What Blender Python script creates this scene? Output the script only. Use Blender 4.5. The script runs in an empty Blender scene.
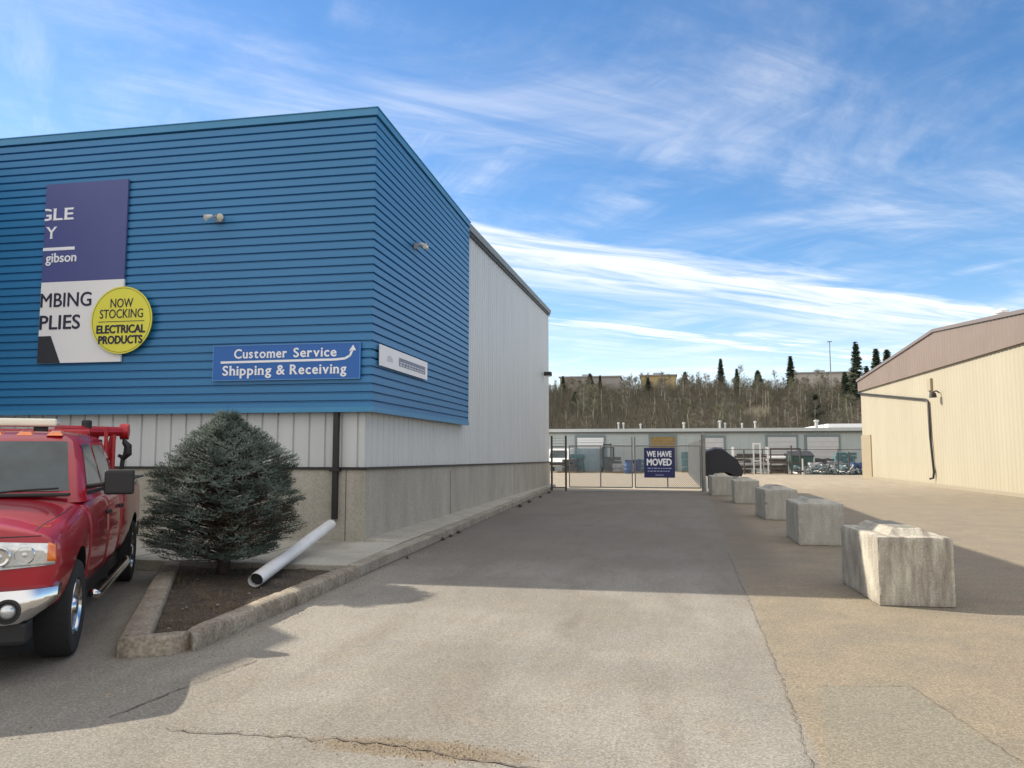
import bpy, bmesh, math, random
from mathutils import Vector, Matrix, noise
from mathutils.bvhtree import BVHTree
R = math.radians
scene = bpy.context.scene
col = scene.collection
random.seed(7)

# ------------------------------------------------------------------ camera
cam_d = bpy.data.cameras.new("camera"); cam = bpy.data.objects.new("camera", cam_d); col.objects.link(cam)
cam_d.sensor_width = 36; cam_d.lens = 770/1024*36; cam_d.clip_start = .1; cam_d.clip_end = 6000
cam.location = (0, 0, 1.7); cam.rotation_euler = (R(90+5.047), 0, R(10.481))
scene.camera = cam
scene.render.resolution_x = 1024; scene.render.resolution_y = 768

# ------------------------------------------------------------------ sun, sky, exposure
SUN = Vector((-1.29, .38, 1)).normalized()
EL = math.asin(SUN.z); AZ = math.atan2(SUN.x, SUN.y)
sd = bpy.data.lights.new("sun", 'SUN'); sd.energy = 4.2; sd.angle = R(.5); sd.color = (1, .91, .76)
sun = bpy.data.objects.new("sun", sd); col.objects.link(sun)
sun.rotation_euler = SUN.to_track_quat('Z', 'Y').to_euler()
vs = scene.view_settings; vs.view_transform = 'Standard'; vs.look = 'None'; vs.gamma = 1; vs.exposure = .80
vs.use_curve_mapping = False

w = bpy.data.worlds.new("World"); scene.world = w; w.use_nodes = True
nt = w.node_tree; nt.nodes.clear(); N = nt.nodes; L = nt.links
def math_n(op, a=None, b=None, c=None, tree=None):
    t = tree or nt
    m = t.nodes.new('ShaderNodeMath'); m.operation = op
    for i, v in enumerate((a, b, c)):
        if v is None: continue
        if isinstance(v, (int, float)): m.inputs[i].default_value = v
        else: t.links.new(v, m.inputs[i])
    return m.outputs[0]
def smooth(v, a, b, lo=0., hi=1., tree=None):
    t = tree or nt
    m = t.nodes.new('ShaderNodeMapRange'); m.interpolation_type = 'SMOOTHSTEP'
    t.links.new(v, m.inputs[0])
    for i, q in zip((1, 2, 3, 4), (a, b, lo, hi)): m.inputs[i].default_value = q
    return m.outputs[0]
sky = N.new('ShaderNodeTexSky'); sky.sky_type = 'NISHITA'; sky.sun_disc = False
sky.sun_elevation = EL; sky.sun_rotation = AZ % (2*math.pi)
sky.air_density = 1.0; sky.dust_density = .35; sky.ozone_density = 2.2; sky.altitude = 700
tc = N.new('ShaderNodeTexCoord'); sp = N.new('ShaderNodeSeparateXYZ'); L.new(tc.outputs['Generated'], sp.inputs[0])
X, Y, Z = sp.outputs
zc = math_n('ADD', math_n('MAXIMUM', Z, 0.0), .015)
px = math_n('DIVIDE', X, zc); py = math_n('DIVIDE', Y, zc)
# cloud layer coordinates: u along the streaks, v across them
u = math_n('ADD', math_n('MULTIPLY', px, .79), math_n('MULTIPLY', py, .61))
v = math_n('ADD', math_n('MULTIPLY', px, -.61), math_n('MULTIPLY', py, .79))
def nz(su, sv, scale, detail=8, rough=.6, dist=0., off=0., lac=2.):
    cb = N.new('ShaderNodeCombineXYZ')
    L.new(math_n('MULTIPLY', u, su), cb.inputs[0]); L.new(math_n('MULTIPLY', v, sv), cb.inputs[1]); cb.inputs[2].default_value = off
    n = N.new('ShaderNodeTexNoise'); n.inputs['Scale'].default_value = scale; n.inputs['Detail'].default_value = detail
    n.inputs['Roughness'].default_value = rough; n.inputs['Distortion'].default_value = dist
    L.new(cb.outputs[0], n.inputs['Vector']); return n.outputs[0]
n1 = nz(.45, 1.3, 1.6, 8, .60, .5, 3.1)      # long streaks
n2 = nz(.8, .9, 1.0, 8, .6, .6, 8.3)           # soft patches
n3 = nz(.38, 2.2, 2.2, 8, .62, .7, 1.7)        # fine fibres
n4 = nz(1.5, .35, 1.3, 8, .62, .4, 5.2)        # fibres crossing the streaks
vw = math_n('ADD', v, math_n('MULTIPLY', math_n('SUBTRACT', n1, .5), .9))
band = math_n('MULTIPLY', smooth(vw, 2.78, 3.02), smooth(vw, 3.0, 4.4, 1, 0))
band = math_n('MULTIPLY', band, smooth(n3, .30, .66, .18, 1))
vw2 = math_n('ADD', v, math_n('MULTIPLY', math_n('SUBTRACT', n2, .5), 1.6))
band2 = math_n('MULTIPLY', math_n('MULTIPLY', smooth(vw2, 4.3, 4.6), smooth(vw2, 4.7, 5.4, 1, 0)), smooth(n3, .45, .64))
veil = math_n('MULTIPLY', smooth(n2, .40, .72), smooth(n3, .30, .72, .3, 1))
veil2 = math_n('MULTIPLY', smooth(n4, .44, .76), smooth(n1, .35, .7))
mask = math_n('MULTIPLY', band, .74)
mask = math_n('MAXIMUM', mask, math_n('MULTIPLY', band2, .55))
mask = math_n('MAXIMUM', mask, math_n('MULTIPLY', veil, .42))
mask = math_n('MAXIMUM', mask, math_n('MULTIPLY', veil2, .40))
haze = smooth(Z, .0, .20, .50, 0)
over = math_n('MULTIPLY', smooth(Z, .58, .74), smooth(n2, .2, .5, .5, 1))  # unseen cloud overhead, added to warm and brighten the shaded ground
mask = math_n('MAXIMUM', mask, math_n('MULTIPLY', over, .85))
# unseen thick bright cloud added behind the camera to brighten the shade
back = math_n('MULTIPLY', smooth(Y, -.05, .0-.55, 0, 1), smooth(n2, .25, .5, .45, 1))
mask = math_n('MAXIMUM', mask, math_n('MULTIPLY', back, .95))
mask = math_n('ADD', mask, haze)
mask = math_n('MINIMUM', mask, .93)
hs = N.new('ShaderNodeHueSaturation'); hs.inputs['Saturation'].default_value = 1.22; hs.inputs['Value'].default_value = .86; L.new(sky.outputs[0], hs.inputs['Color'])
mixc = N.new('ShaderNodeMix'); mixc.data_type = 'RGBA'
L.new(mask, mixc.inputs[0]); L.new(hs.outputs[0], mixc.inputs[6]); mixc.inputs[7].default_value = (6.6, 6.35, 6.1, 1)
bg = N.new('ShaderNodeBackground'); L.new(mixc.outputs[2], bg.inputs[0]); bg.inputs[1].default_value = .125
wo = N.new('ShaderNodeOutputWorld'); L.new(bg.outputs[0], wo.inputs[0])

# ------------------------------------------------------------------ materials
def lin(c):
    return tuple(((x/255)/12.92 if x/255 <= .04045 else ((x/255+.055)/1.055)**2.4) for x in c)
MATS = {}
def mat(name, c, rough=.8, metal=0., var=.0, scale=3., spec=.5, c2=None, bump=0., bscale=40., stretch=(1, 1, 1), coat=0., emit=None, speck=0.):
    """one procedural material: base colour mixed with c2 by noise, fine bump; c in linear"""
    if name in MATS: return MATS[name]
    m = bpy.data.materials.new(name); m.use_nodes = True; t = m.node_tree; b = t.nodes['Principled BSDF']
    b.inputs['Roughness'].default_value = rough; b.inputs['Metallic'].default_value = metal
    b.inputs['Specular IOR Level'].default_value = spec; b.inputs['Coat Weight'].default_value = coat; b.inputs['Coat Roughness'].default_value = .04
    tcn = t.nodes.new('ShaderNodeTexCoord'); mp = t.nodes.new('ShaderNodeMapping'); mp.inputs['Scale'].default_value = stretch
    t.links.new(tcn.outputs['Object'], mp.inputs[0])
    n = t.nodes.new('ShaderNodeTexNoise'); n.inputs['Scale'].default_value = scale; n.inputs['Detail'].default_value = 9; n.inputs['Roughness'].default_value = .65
    t.links.new(mp.outputs[0], n.inputs['Vector'])
    rp = t.nodes.new('ShaderNodeValToRGB'); e = rp.color_ramp.elements
    e[0].position = .32; e[1].position = .68
    a = c2 if c2 else tuple(x*(1-var) for x in c); d = tuple(min(1, x*(1+var)) for x in c) if not c2 else c
    e[0].color = (*a, 1); e[1].color = (*d, 1)
    t.links.new(n.outputs[0], rp.inputs[0]); out = rp.outputs[0]
    if speck:
        n2 = t.nodes.new('ShaderNodeTexNoise'); n2.inputs['Scale'].default_value = bscale; n2.inputs['Detail'].default_value = 3
        t.links.new(tcn.outputs['Object'], n2.inputs['Vector'])
        mr = smooth(n2.outputs[0], .3, .7, 1-speck, 1+speck, t)
        vm = t.nodes.new('ShaderNodeVectorMath'); vm.operation = 'SCALE'; t.links.new(out, vm.inputs[0]); t.links.new(mr, vm.inputs['Scale']); out = vm.outputs[0]
    t.links.new(out, b.inputs['Base Color'])
    if bump:
        nb = t.nodes.new('ShaderNodeTexNoise'); nb.inputs['Scale'].default_value = bscale; nb.inputs['Detail'].default_value = 4
        t.links.new(tcn.outputs['Object'], nb.inputs['Vector'])
        bp = t.nodes.new('ShaderNodeBump'); bp.inputs['Strength'].default_value = bump; bp.inputs['Distance'].default_value = .01
        t.links.new(nb.outputs[0], bp.inputs['Height']); t.links.new(bp.outputs[0], b.inputs['Normal'])
    if emit:
        b.inputs['Emission Color'].default_value = (*emit, 1); b.inputs['Emission Strength'].default_value = 1
    MATS[name] = m; return m

M_BLUE = mat('blue_steel', (.036, .200, .425), .42, 0, .10, .6, stretch=(.25, .25, 1.2), c2=(.030, .170, .36))
M_BLUET = mat('blue_trim', (.045, .225, .42), .4, 0, .08, 1)
M_WHITE = mat('white_steel', (.57, .59, .585), .45, c2=(.50, .52, .52), scale=.8, stretch=(3, 3, .4))
M_DARK = mat('dark_metal', (.018, .016, .015), .5, var=.2)
M_TRIMG = mat('grey_trim', (.20, .23, .24), .5, var=.1)
M_ROOFM = mat('roof_membrane', (.3, .3, .3), .9, var=.1)
M_CONC = mat('stained_concrete', (.40, .38, .325), .93, c2=(.29, .27, .225), scale=.7, bump=.5, bscale=30, stretch=(1.6, 1.6, .55), speck=.10)
M_BLOCK = mat('block_concrete', (.38, .37, .325), .92, c2=(.27, .255, .22), scale=3.4, bump=.6, bscale=45, stretch=(1.9, 1.2, .42), speck=.12)
M_SLAB = mat('slab_concrete', (.42, .40, .34), .93, c2=(.30, .28, .235), scale=1.4, bump=.5, bscale=40, speck=.15)
M_KERB = mat('kerb_concrete', (.33, .30, .245), .93, c2=(.19, .165, .13), scale=2.5, bump=.7, bscale=35, speck=.2)
M_SOIL = mat('soil', (.085, .062, .042), 1, c2=(.035, .026, .019), scale=3, bump=1, bscale=30, speck=.5)
M_STONE = mat('pale_stone', (.42, .40, .36), .9, var=.3)
M_BEIGE = mat('beige_steel', (.385, .345, .255), .55, c2=(.35, .31, .225), scale=.5, stretch=(1, 1, .3))
M_BROWN = mat('brown_steel', (.205, .155, .125), .5, c2=(.18, .135, .108), scale=.5)
M_TAN = mat('tan_steel', (.31, .255, .17), .5, var=.06)
M_GREYBLUE = mat('greyblue_steel', (.42, .47, .47), .5, c2=(.37, .42, .42), scale=.4)
M_DOORG = mat('door_panel', (.52, .53, .54), .5, var=.05)
M_OCHRE = mat('ochre_panel', (.24, .16, .045), .6, var=.2)
M_GALV = mat('galvanised', (.32, .33, .33), .45, .6, .15, 5)
M_PIPEW = mat('white_pipe', (.76, .77, .78), .4, c2=(.62, .61, .58), scale=5, stretch=(1, .4, 1))
M_RED = mat('red_paint', (.31, .003, .014), .35, 0, .12, 3, spec=.3, coat=.7)
M_REDO = mat('red_boom_paint', (.36, .010, .016), .4, 0, .15, 6)
M_BLACKP = mat('black_plastic', (.012, .012, .013), .55, var=.1)
M_RUBBER = mat('rubber', (.014, .014, .014), .85, var=.2, scale=20)
M_CHROME = mat('chrome', (.62, .62, .62), .14, 1., .03)
M_GLASS = mat('dark_glass', (.026, .044, .046), .04, 0, .6, 1.6, spec=.75)
M_LENS = mat('lamp_lens', (.40, .43, .44), .08, .55, c2=(.70, .72, .72), scale=14, coat=1)
M_REFL = mat('lamp_reflector', (.22, .24, .26), .12, .8, .1, 9, coat=1)
M_AMBER = mat('amber_lens', (.75, .17, .015), .2, 0, .1, 9, coat=1)
M_NAVY = mat('navy_print', (.072, .085, .245), .45, 0, .04, 1)
M_DNAVY = mat('dark_navy_print', (.012, .018, .10), .5, 0, .05, 2)
M_SWHITE = mat('white_print', (.78, .78, .78), .45, 0, .03, 1)
M_YEL = mat('yellow_print', (.72, .68, .07), .45, 0, .04, 1)
M_INK = mat('ink', (.02, .022, .05), .6)
M_INKW = mat('white_ink', (.80, .82, .86), .6)
M_CSBLUE = mat('sign_blue', (.008, .11, .40), .4, 0, .05, 1)
M_TARP = mat('black_tarp', (.010, .011, .018), .6, 0, .2, 2)
M_BARK = mat('bark', (.085, .065, .05), .95, c2=(.04, .03, .024), scale=12, bump=.8, bscale=40)

# ------------------------------------------------------------------ mesh builder
class MB:
    def __init__(s): s.v = []; s.f = []; s.m = []; s.mi = 0; s.T = None
    def add(s, vs_, fs_):
        b = len(s.v)
        for p in vs_:
            p = Vector(p); s.v.append(tuple(s.T @ p if s.T else p))
        for f in fs_: s.f.append(tuple(i+b for i in f)); s.m.append(s.mi)
        return s
    def box(s, x0, x1, y0, y1, z0, z1):
        return s.add([(x0,y0,z0),(x1,y0,z0),(x1,y1,z0),(x0,y1,z0),(x0,y0,z1),(x1,y0,z1),(x1,y1,z1),(x0,y1,z1)],
                     [(0,3,2,1),(4,5,6,7),(0,1,5,4),(1,2,6,5),(2,3,7,6),(3,0,4,7)])
    def quad(s, a, b, c, d): return s.add([a, b, c, d], [(0, 1, 2, 3)])
    def prism(s, poly, z0, z1):
        n = len(poly)
        vs_ = [(*p, z0) for p in poly] + [(*p, z1) for p in poly]
        return s.add(vs_, [tuple(range(n-1, -1, -1)), tuple(range(n, 2*n))] + [(i, (i+1) % n, n+(i+1) % n, n+i) for i in range(n)])
    def loft(s, rings, cap=True, closed=True):
        n = len(rings[0]); vs_ = [p for r in rings for p in r]; fs = []
        for k in range(len(rings)-1):
            for i in range(n if closed else n-1):
                j = (i+1) % n
                fs.append((k*n+i, k*n+j, (k+1)*n+j, (k+1)*n+i))
        if cap: fs.append(tuple(range(n-1, -1, -1))); fs.append(tuple((len(rings)-1)*n+i for i in range(n)))
        return s.add(vs_, fs)
    def tube(s, pts, r, n=10, cap=True):
        pts = [Vector(p) for p in pts]; rs = r if isinstance(r, (list, tuple)) else [r]*len(pts); rings = []
        ref = None
        for i, p in enumerate(pts):
            d = (pts[min(i+1, len(pts)-1)] - pts[max(i-1, 0)]).normalized()
            if ref is None: ref = d.orthogonal().normalized()
            a = (ref - d*ref.dot(d)).normalized(); ref = a; b = d.cross(a)
            rings.append([p + (a*math.cos(2*math.pi*k/n) + b*math.sin(2*math.pi*k/n))*rs[i] for k in range(n)])
        return s.loft(rings, cap)
    def lathe(s, prof, axis='z', c=(0, 0, 0), n=28):
        rings = []
        for r_, h_ in prof:
            ring = []
            for k in range(n):
                a = 2*math.pi*k/n; p = (r_*math.cos(a), r_*math.sin(a), h_)
                if axis == 'x': p = (p[2], p[0], p[1])
                if axis == 'y': p = (p[1], p[2], p[0])
                ring.append((p[0]+c[0], p[1]+c[1], p[2]+c[2]))
            rings.append(ring)
        return s.loft(rings, True)
    def build(s, name, m, parent=None, smooth=False, bevel=0., seg=2):
        me = bpy.data.meshes.new(name); me.from_pydata(s.v, [], s.f)
        for q in (m if isinstance(m, (list, tuple)) else [m]): me.materials.append(q)
        me.polygons.foreach_set('material_index', s.m)
        bm = bmesh.new(); bm.from_mesh(me); bmesh.ops.recalc_face_normals(bm, faces=bm.faces)
        if bevel:
            es = [e for e in bm.edges if len(e.link_faces) == 2 and e.calc_face_angle(0) > R(35)]
            bmesh.ops.bevel(bm, geom=es, offset=bevel, segments=seg, affect='EDGES', profile=.6, clamp_overlap=True)
        bm.to_mesh(me); bm.free()
        if smooth is True: me.shade_smooth()
        elif smooth: me.shade_smooth(); me.set_sharp_from_angle(angle=R(smooth))
        o = bpy.data.objects.new(name, me); col.objects.link(o)
        if parent: o.parent = parent
        return o
def tag(o, label=None, cat=None, group=None, kind=None):
    for k, v_ in (('label', label), ('category', cat), ('group', group), ('kind', kind)):
        if v_: o[k] = v_
    return o
def empty(name, loc=(0, 0, 0), rz=0.):
    o = bpy.data.objects.new(name, None); o.location = loc; o.rotation_euler = (0, 0, rz); col.objects.link(o); o.empty_display_size = .3
    return o
def dup(o, loc, rz=0., sc=1., label=None, group=None):
    c = o.copy(); col.objects.link(c); c.location = loc; c.rotation_euler = (0, 0, rz); c.scale = (sc, sc, sc) if not isinstance(sc, tuple) else sc
    if label: c['label'] = label
    if group: c['group'] = group
    for ch in list(o.children):
        k = ch.copy(); col.objects.link(k); k.parent = c
        for g in ch.children:
            q = g.copy(); col.objects.link(q); q.parent = k
    return c
def lettering(txt, size, m, parent, M4, width=None, name='lettering', bold=0., clip_x=None, depth=.004, shear=0.):
    """flat raised letters in the local XY plane, placed by matrix M4; width = total width to fit"""
    cu = bpy.data.curves.new('t', 'FONT'); cu.body = txt; cu.size = size; cu.extrude = depth; cu.offset = 0; cu.shear = shear
    cu.align_x = 'LEFT'; cu.resolution_u = 4
    o = bpy.data.objects.new('t', cu); col.objects.link(o)
    dg = bpy.context.evaluated_depsgraph_get(); me = bpy.data.meshes.new_from_object(o.evaluated_get(dg))
    bpy.data.objects.remove(o); bpy.data.curves.remove(cu)
    if bold:
        bm = bmesh.new()
        for k, (ox, oy) in enumerate(((-bold, 0), (bold, 0), (0, bold*.8), (0, -bold*.8))):
            c_ = me.copy(); c_.transform(Matrix.Translation((ox, oy, .0004*k))); bm.from_mesh(c_); bpy.data.meshes.remove(c_)
        bm.to_mesh(me); bm.free()
    xs = [q.co.x for q in me.vertices]; x0, x1 = min(xs), max(xs)
    for q in me.vertices:
        q.co.x -= x0
        if width: q.co.x *= width/(x1-x0)
    if clip_x is not None:
        bm = bmesh.new(); bm.from_mesh(me)
        bmesh.ops.bisect_plane(bm, geom=bm.verts[:]+bm.edges[:]+bm.faces[:], plane_co=(clip_x, 0, 0), plane_no=(-1, 0, 0), clear_outer=True)
        bm.to_mesh(me); bm.free()
    me.transform(M4); me.name = name; me.materials.clear(); me.materials.append(m)
    n = bpy.data.objects.new(name, me); col.objects.link(n); n.parent = parent
    return n
def frame_front(x, y, z):   # a text frame on a wall facing -Y
    return Matrix.Translation((x, y, z)) @ Matrix(((1, 0, 0, 0), (0, 0, -1, 0), (0, 1, 0, 0), (0, 0, 0, 1)))
def at(px_, Y_):            # ground X of a bearing read in the survey of the photograph, Y_ metres down the drive
    return Y_*(-139.5 + .98332*(px_-512))/(754.2 + .1819*(px_-512))

# ------------------------------------------------------------------ ground
def ground_material():
    m = bpy.data.materials.new('worn_asphalt'); m.use_nodes = True; t = m.node_tree; b = t.nodes['Principled BSDF']; b.inputs['Roughness'].default_value = .95
    b.inputs['Specular IOR Level'].default_value = .25
    tcn = t.nodes.new('ShaderNodeTexCoord'); s3 = t.nodes.new('ShaderNodeSeparateXYZ'); t.links.new(tcn.outputs['Object'], s3.inputs[0])
    gx, gy, _ = s3.outputs
    def tn(scale, detail=6, rough=.6, stretch=(1, 1, 1), dist=0):
        mp = t.nodes.new('ShaderNodeMapping'); mp.inputs['Scale'].default_value = stretch; t.links.new(tcn.outputs['Object'], mp.inputs[0])
        n = t.nodes.new('ShaderNodeTexNoise'); n.inputs['Scale'].default_value = scale; n.inputs['Detail'].default_value = detail
        n.inputs['Roughness'].default_value = rough; n.inputs['Distortion'].default_value = dist; t.links.new(mp.outputs[0], n.inputs['Vector']); return n.outputs[0]
    def ma(op, a, b_=None): return math_n(op, a, b_, tree=t)
    def mixc(fac, a, b_):
        x = t.nodes.new('ShaderNodeMix'); x.data_type = 'RGBA'; t.links.new(fac, x.inputs[0])
        for i, q in ((6, a), (7, b_)):
            if isinstance(q, tuple): x.inputs[i].default_value = (*q, 1)
            else: t.links.new(q, x.inputs[i])
        return x.outputs[2]
    big = tn(.35, 6, .6); mid = tn(1.6, 8, .65, dist=.4); fine = tn(55, 4, .75); grit = tn(170, 2, .6); stre = tn(.9, 8, .7, (1.8, .35, 1))
    asp = mixc(smooth(big, .42, .58, tree=t), (.235, .220, .192), (.285, .266, .234))
    asp = mixc(smooth(stre, .42, .68, 0, .55, tree=t), asp, (.185, .160, .130))
    asp = mixc(smooth(tn(2.3, 7, .7, dist=.6), .5, .75, 0, .45, tree=t), asp, (.29, .24, .175))
    asp = mixc(smooth(tn(.8, 7, .7, (1, .5, 1), 1.0), .56, .74, 0, .45, tree=t), asp, (.15, .13, .108))
    tan = mixc(smooth(mid, .35, .65, tree=t), (.27, .225, .162), (.225, .195, .147))
    tan = mixc(smooth(tn(.5, 5, .6), .5, .72, 0, .5, tree=t), tan, (.255, .20, .15))
    tan = mixc(smooth(tn(1.1, 7, .7, dist=.8), .52, .72, 0, .55, tree=t), tan, (.185, .16, .125))
    edge = ma('ADD', ma('SUBTRACT', gx, ma('MULTIPLY', gy, .045)), ma('MULTIPLY', ma('SUBTRACT', mid, .5), .28))
    c = mixc(smooth(edge, .57, .68, tree=t), asp, tan)
    # old square repair, right foreground
    wob = ma('MULTIPLY', ma('SUBTRACT', tn(7, 4), .5), .10)
    pl = smooth(ma('SUBTRACT', ma('ADD', gx, wob), ma('ADD', ma('MULTIPLY', gy, .168), .10)), 0, .05, tree=t)
    pr = smooth(ma('SUBTRACT', ma('ADD', gx, wob), ma('SUBTRACT', 2.47, ma('MULTIPLY', gy, .108))), -.04, .02, 1, 0, tree=t)
    pf = smooth(ma('ADD', ma('SUBTRACT', gy, ma('MULTIPLY', gx, .18)), wob), 5.87, 5.93, 1, 0, tree=t)
    sq = ma('MULTIPLY', ma('MULTIPLY', pl, pr), pf)
    c = mixc(ma('MULTIPLY', sq, .62), c, (.215, .205, .165))
    # tan dirt smudge along the crack in the foreground
    sm1 = ma('ADD', ma('POWER', ma('MULTIPLY', ma('ADD', gx, 1.35), 1.3), 2.0), ma('POWER', ma('MULTIPLY', ma('SUBTRACT', gy, 4.42), 5.5), 2.0))
    sm1 = ma('ADD', sm1, ma('MULTIPLY', ma('SUBTRACT', tn(5, 6, .7), .5), 2.2))
    c = mixc(smooth(sm1, .2, 1.0, .75, 0, tree=t), c, (.19, .145, .09))
    # yard behind the gate and around the beige building: pale dusty gravel
    yard = ma('ADD', gy, ma('MULTIPLY', ma('SUBTRACT', big, .5), 2.0))
    yr_ = ma('ADD', smooth(gx, 2.2, 3.2, 34.6, 24, tree=t), ma('MULTIPLY', mid, 8))
    yr_ = ma('MULTIPLY', smooth(gx, 2.4, 3.4, tree=t), smooth(ma('SUBTRACT', gy, yr_), 0, 18, tree=t))
    ymask = ma('MAXIMUM', yr_, ma('MULTIPLY', smooth(gx, 2.4, 3.4, 1, 0, tree=t), smooth(yard, 34.6, 35.6, tree=t)))
    c = mixc(ymask, c, mixc(smooth(mid, .3, .7, tree=t), (.40, .345, .265), (.34, .29, .22)))
    # building shade deepened in the ground colour: lane in front of the gate
    lane_shade = ma('MULTIPLY', smooth(gy, 9, 14, tree=t), smooth(yard, 33.5, 34.5, 1, 0, tree=t))
    lane_shade = ma('MULTIPLY', lane_shade, smooth(edge, 1.0, 1.6, 1, 0, tree=t))
    c = mixc(ma('MULTIPLY', lane_shade, .55), c, (.132, .112, .094))
    right = ma('MULTIPLY', smooth(edge, 2.2, 3.5, tree=t), smooth(stre, .35, .7, tree=t))
    c = mixc(ma('MULTIPLY', right, .4), c, (.22, .185, .15))
    vm = t.nodes.new('ShaderNodeVectorMath'); vm.operation = 'SCALE'; t.links.new(c, vm.inputs[0])
    vo = t.nodes.new('ShaderNodeTexVoronoi'); vo.inputs['Scale'].default_value = 75; t.links.new(tcn.outputs['Object'], vo.inputs['Vector'])
    sv = t.nodes.new('ShaderNodeSeparateColor'); t.links.new(vo.outputs['Color'], sv.inputs[0])
    cell = smooth(sv.outputs[0], .0, 1., .70, .98, tree=t)
    k = ma('MULTIPLY', smooth(fine, .35, .65, .80, 1.20, tree=t), smooth(grit, .38, .62, .80, 1.20, tree=t))
    k = ma('MULTIPLY', k, cell); t.links.new(k, vm.inputs['Scale']); t.links.new(vm.outputs[0], b.inputs['Base Color'])
    bp = t.nodes.new('ShaderNodeBump'); bp.inputs['Strength'].default_value = .30; bp.inputs['Distance'].default_value = .008
    t.links.new(ma('ADD', fine, ma('MULTIPLY', grit, .5)), bp.inputs['Height']); t.links.new(bp.outputs[0], b.inputs['Normal'])
    return m
M_GROUND = ground_material()
g = MB(); g.quad((-900, -300, 0), (900, -300, 0), (900, 1200, 0), (-900, 1200, 0))
tag(g.build('ground', M_GROUND), kind='structure')

# hill behind the far building
def hz(x, y):
    t_ = min(1, max(0, (y-88)/104)); t_ = t_*t_*(3-2*t_)
    k = 14.6 + 1.0*noise.noise(Vector((x*.015, y*.01, 2))) - .006*x
    return t_*k + 1.1*t_*noise.noise(Vector((x*.06, y*.06, 0))) - .3*(1-t_)
M_HILL = mat('hillside_litter', (.12, .10, .062), 1, c2=(.055, .05, .034), scale=.12, bump=1, bscale=2, speck=.3)
hm = MB(); nx, ny = 150, 60
pts = []
for j in range(ny+1):
    y = 84 + 330*(j/ny)**1.5
    for i in range(nx+1):
        x = -330 + 660*i/nx; pts.append((x, y, hz(x, y)))
hm.add(pts, [(j*(nx+1)+i, j*(nx+1)+i+1, (j+1)*(nx+1)+i+1, (j+1)*(nx+1)+i) for j in range(ny) for i in range(nx)])
tag(hm.build('hill', M_HILL, smooth=True), kind='structure')

# asphalt patch, seams and cracks, each a thin sheet on the ground
M_CRACK = mat('crack_dirt', (.12, .10, .08), 1, var=.4, scale=8, speck=.4, bscale=40)
def crack(path, wd, seed, jit=.03, step=.06):
    rnd = random.Random(seed); L_, R_ = [], []
    pp = [Vector(p) for p in path]
    for a, b in zip(pp, pp[1:]):
        n_ = max(2, int((b-a).length/step)); d = (b-a).normalized(); nn = Vector((-d.y, d.x))
        for i in range(n_):
            c = a + (b-a)*i/n_ + nn*rnd.gauss(0, jit); h_ = wd*rnd.uniform(.2, 1.0)
            L_.append(c+nn*h_/2); R_.append(c-nn*h_/2)
    m_ = MB(); k = len(L_)
    m_.add([(*p, .0075) for p in L_]+[(*p, .0075) for p in R_], [(i, i+1, k+i+1, k+i) for i in range(k-1)])
    return tag(m_.build('crack', M_CRACK), kind='structure')
crack([(-3.47, 4.56), (-3.38, 5.16), (-3.22, 6.05)], .018, 1, .006)
crack([(-3.0, 4.42), (-2.4, 4.44), (-1.9, 4.47), (-1.45, 4.44), (-1.1, 4.33), (-.7, 4.27), (-.2, 4.15)], .020, 2, .014)
crack([(1.13, 6.10), (1.80, 6.21)], .007, 5, .004)
crack([(1.80, 6.21), (2.05, 3.9)], .008, 6, .006)
crack([(.62, 3.7), (.80, 4.55), (.90, 6.1), (1.03, 9.4), (1.2, 14)], .008, 3, .008)
M_GRAV = mat('loose_gravel', (.30, .235, .16), 1, c2=(.13, .105, .08), scale=9, bump=1, bscale=50, speck=.4)
gr = MB(); rnd = random.Random(4)
def pebbles(m_, n_, cx, cy, sx, sy, r0, r1, z0=0.):
    for _ in range(n_):
        x, y = cx+rnd.gauss(0, sx), cy+rnd.gauss(0, sy); r_ = rnd.uniform(r0, r1); a = rnd.random()*6
        vs_ = [(x+r_*math.cos(a+k*1.257)*rnd.uniform(.7, 1.2), y+r_*math.sin(a+k*1.257)*rnd.uniform(.7, 1.2), z0) for k in range(5)]
        m_.add(vs_+[(x, y, z0+r_*.7)], [(k, (k+1) % 5, 5) for k in range(5)])
pebbles(gr, 420, -1.35, 4.40, .32, .07, .003, .012)
pebbles(gr, 260, -2.3, 4.48, .6, .05, .002, .007)
pebbles(gr, 500, 1.0, 6.5, .12, 2.0, .002, .007)
pebbles(gr, 500, -3.78, 9, .08, 4, .004, .014)
pebbles(gr, 900, 1.5, 6, 2.5, 2.5, .002, .006)
tag(gr.build('gravel', M_GRAV), 'loose gravel scattered along the cracks and kerb', 'gravel', kind='stuff')

# ------------------------------------------------------------------ big metal building on the left
def offset_path(path, d):
    out = []; n_ = len(path)
    for i, p in enumerate(path):
        p = Vector(p); ns = []
        for a, b in ((i-1, i), (i, i+1)):
            if a < 0 or b >= n_: continue
            e = (Vector(path[b])-Vector(path[a])).normalized(); ns.append(Vector((e.y, -e.x)))
        nn = sum(ns, Vector((0, 0))); nn.normalize(); k = d/max(.3, nn.dot(ns[0]))
        out.append(p + nn*k)
    return out
bld = empty('metal_building', (-9, 13, 0))
tag(bld, 'large industrial building clad in blue ribbed steel over white ribs on a concrete base', 'building')
OFF = Matrix.Translation((9, -13, 0))
def B(): m_ = MB(); m_.T = OFF; return m_
EDGE = [(-26, 6.0), (-15.0, 6.0), (-14.15, 7.3), (-13.65, 8.3), (-13.5, 9.75), (-14.5, 10.6), (-14.5, 12.75), (-4.85, 12.75), (-4.85, 19.86)]
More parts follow.
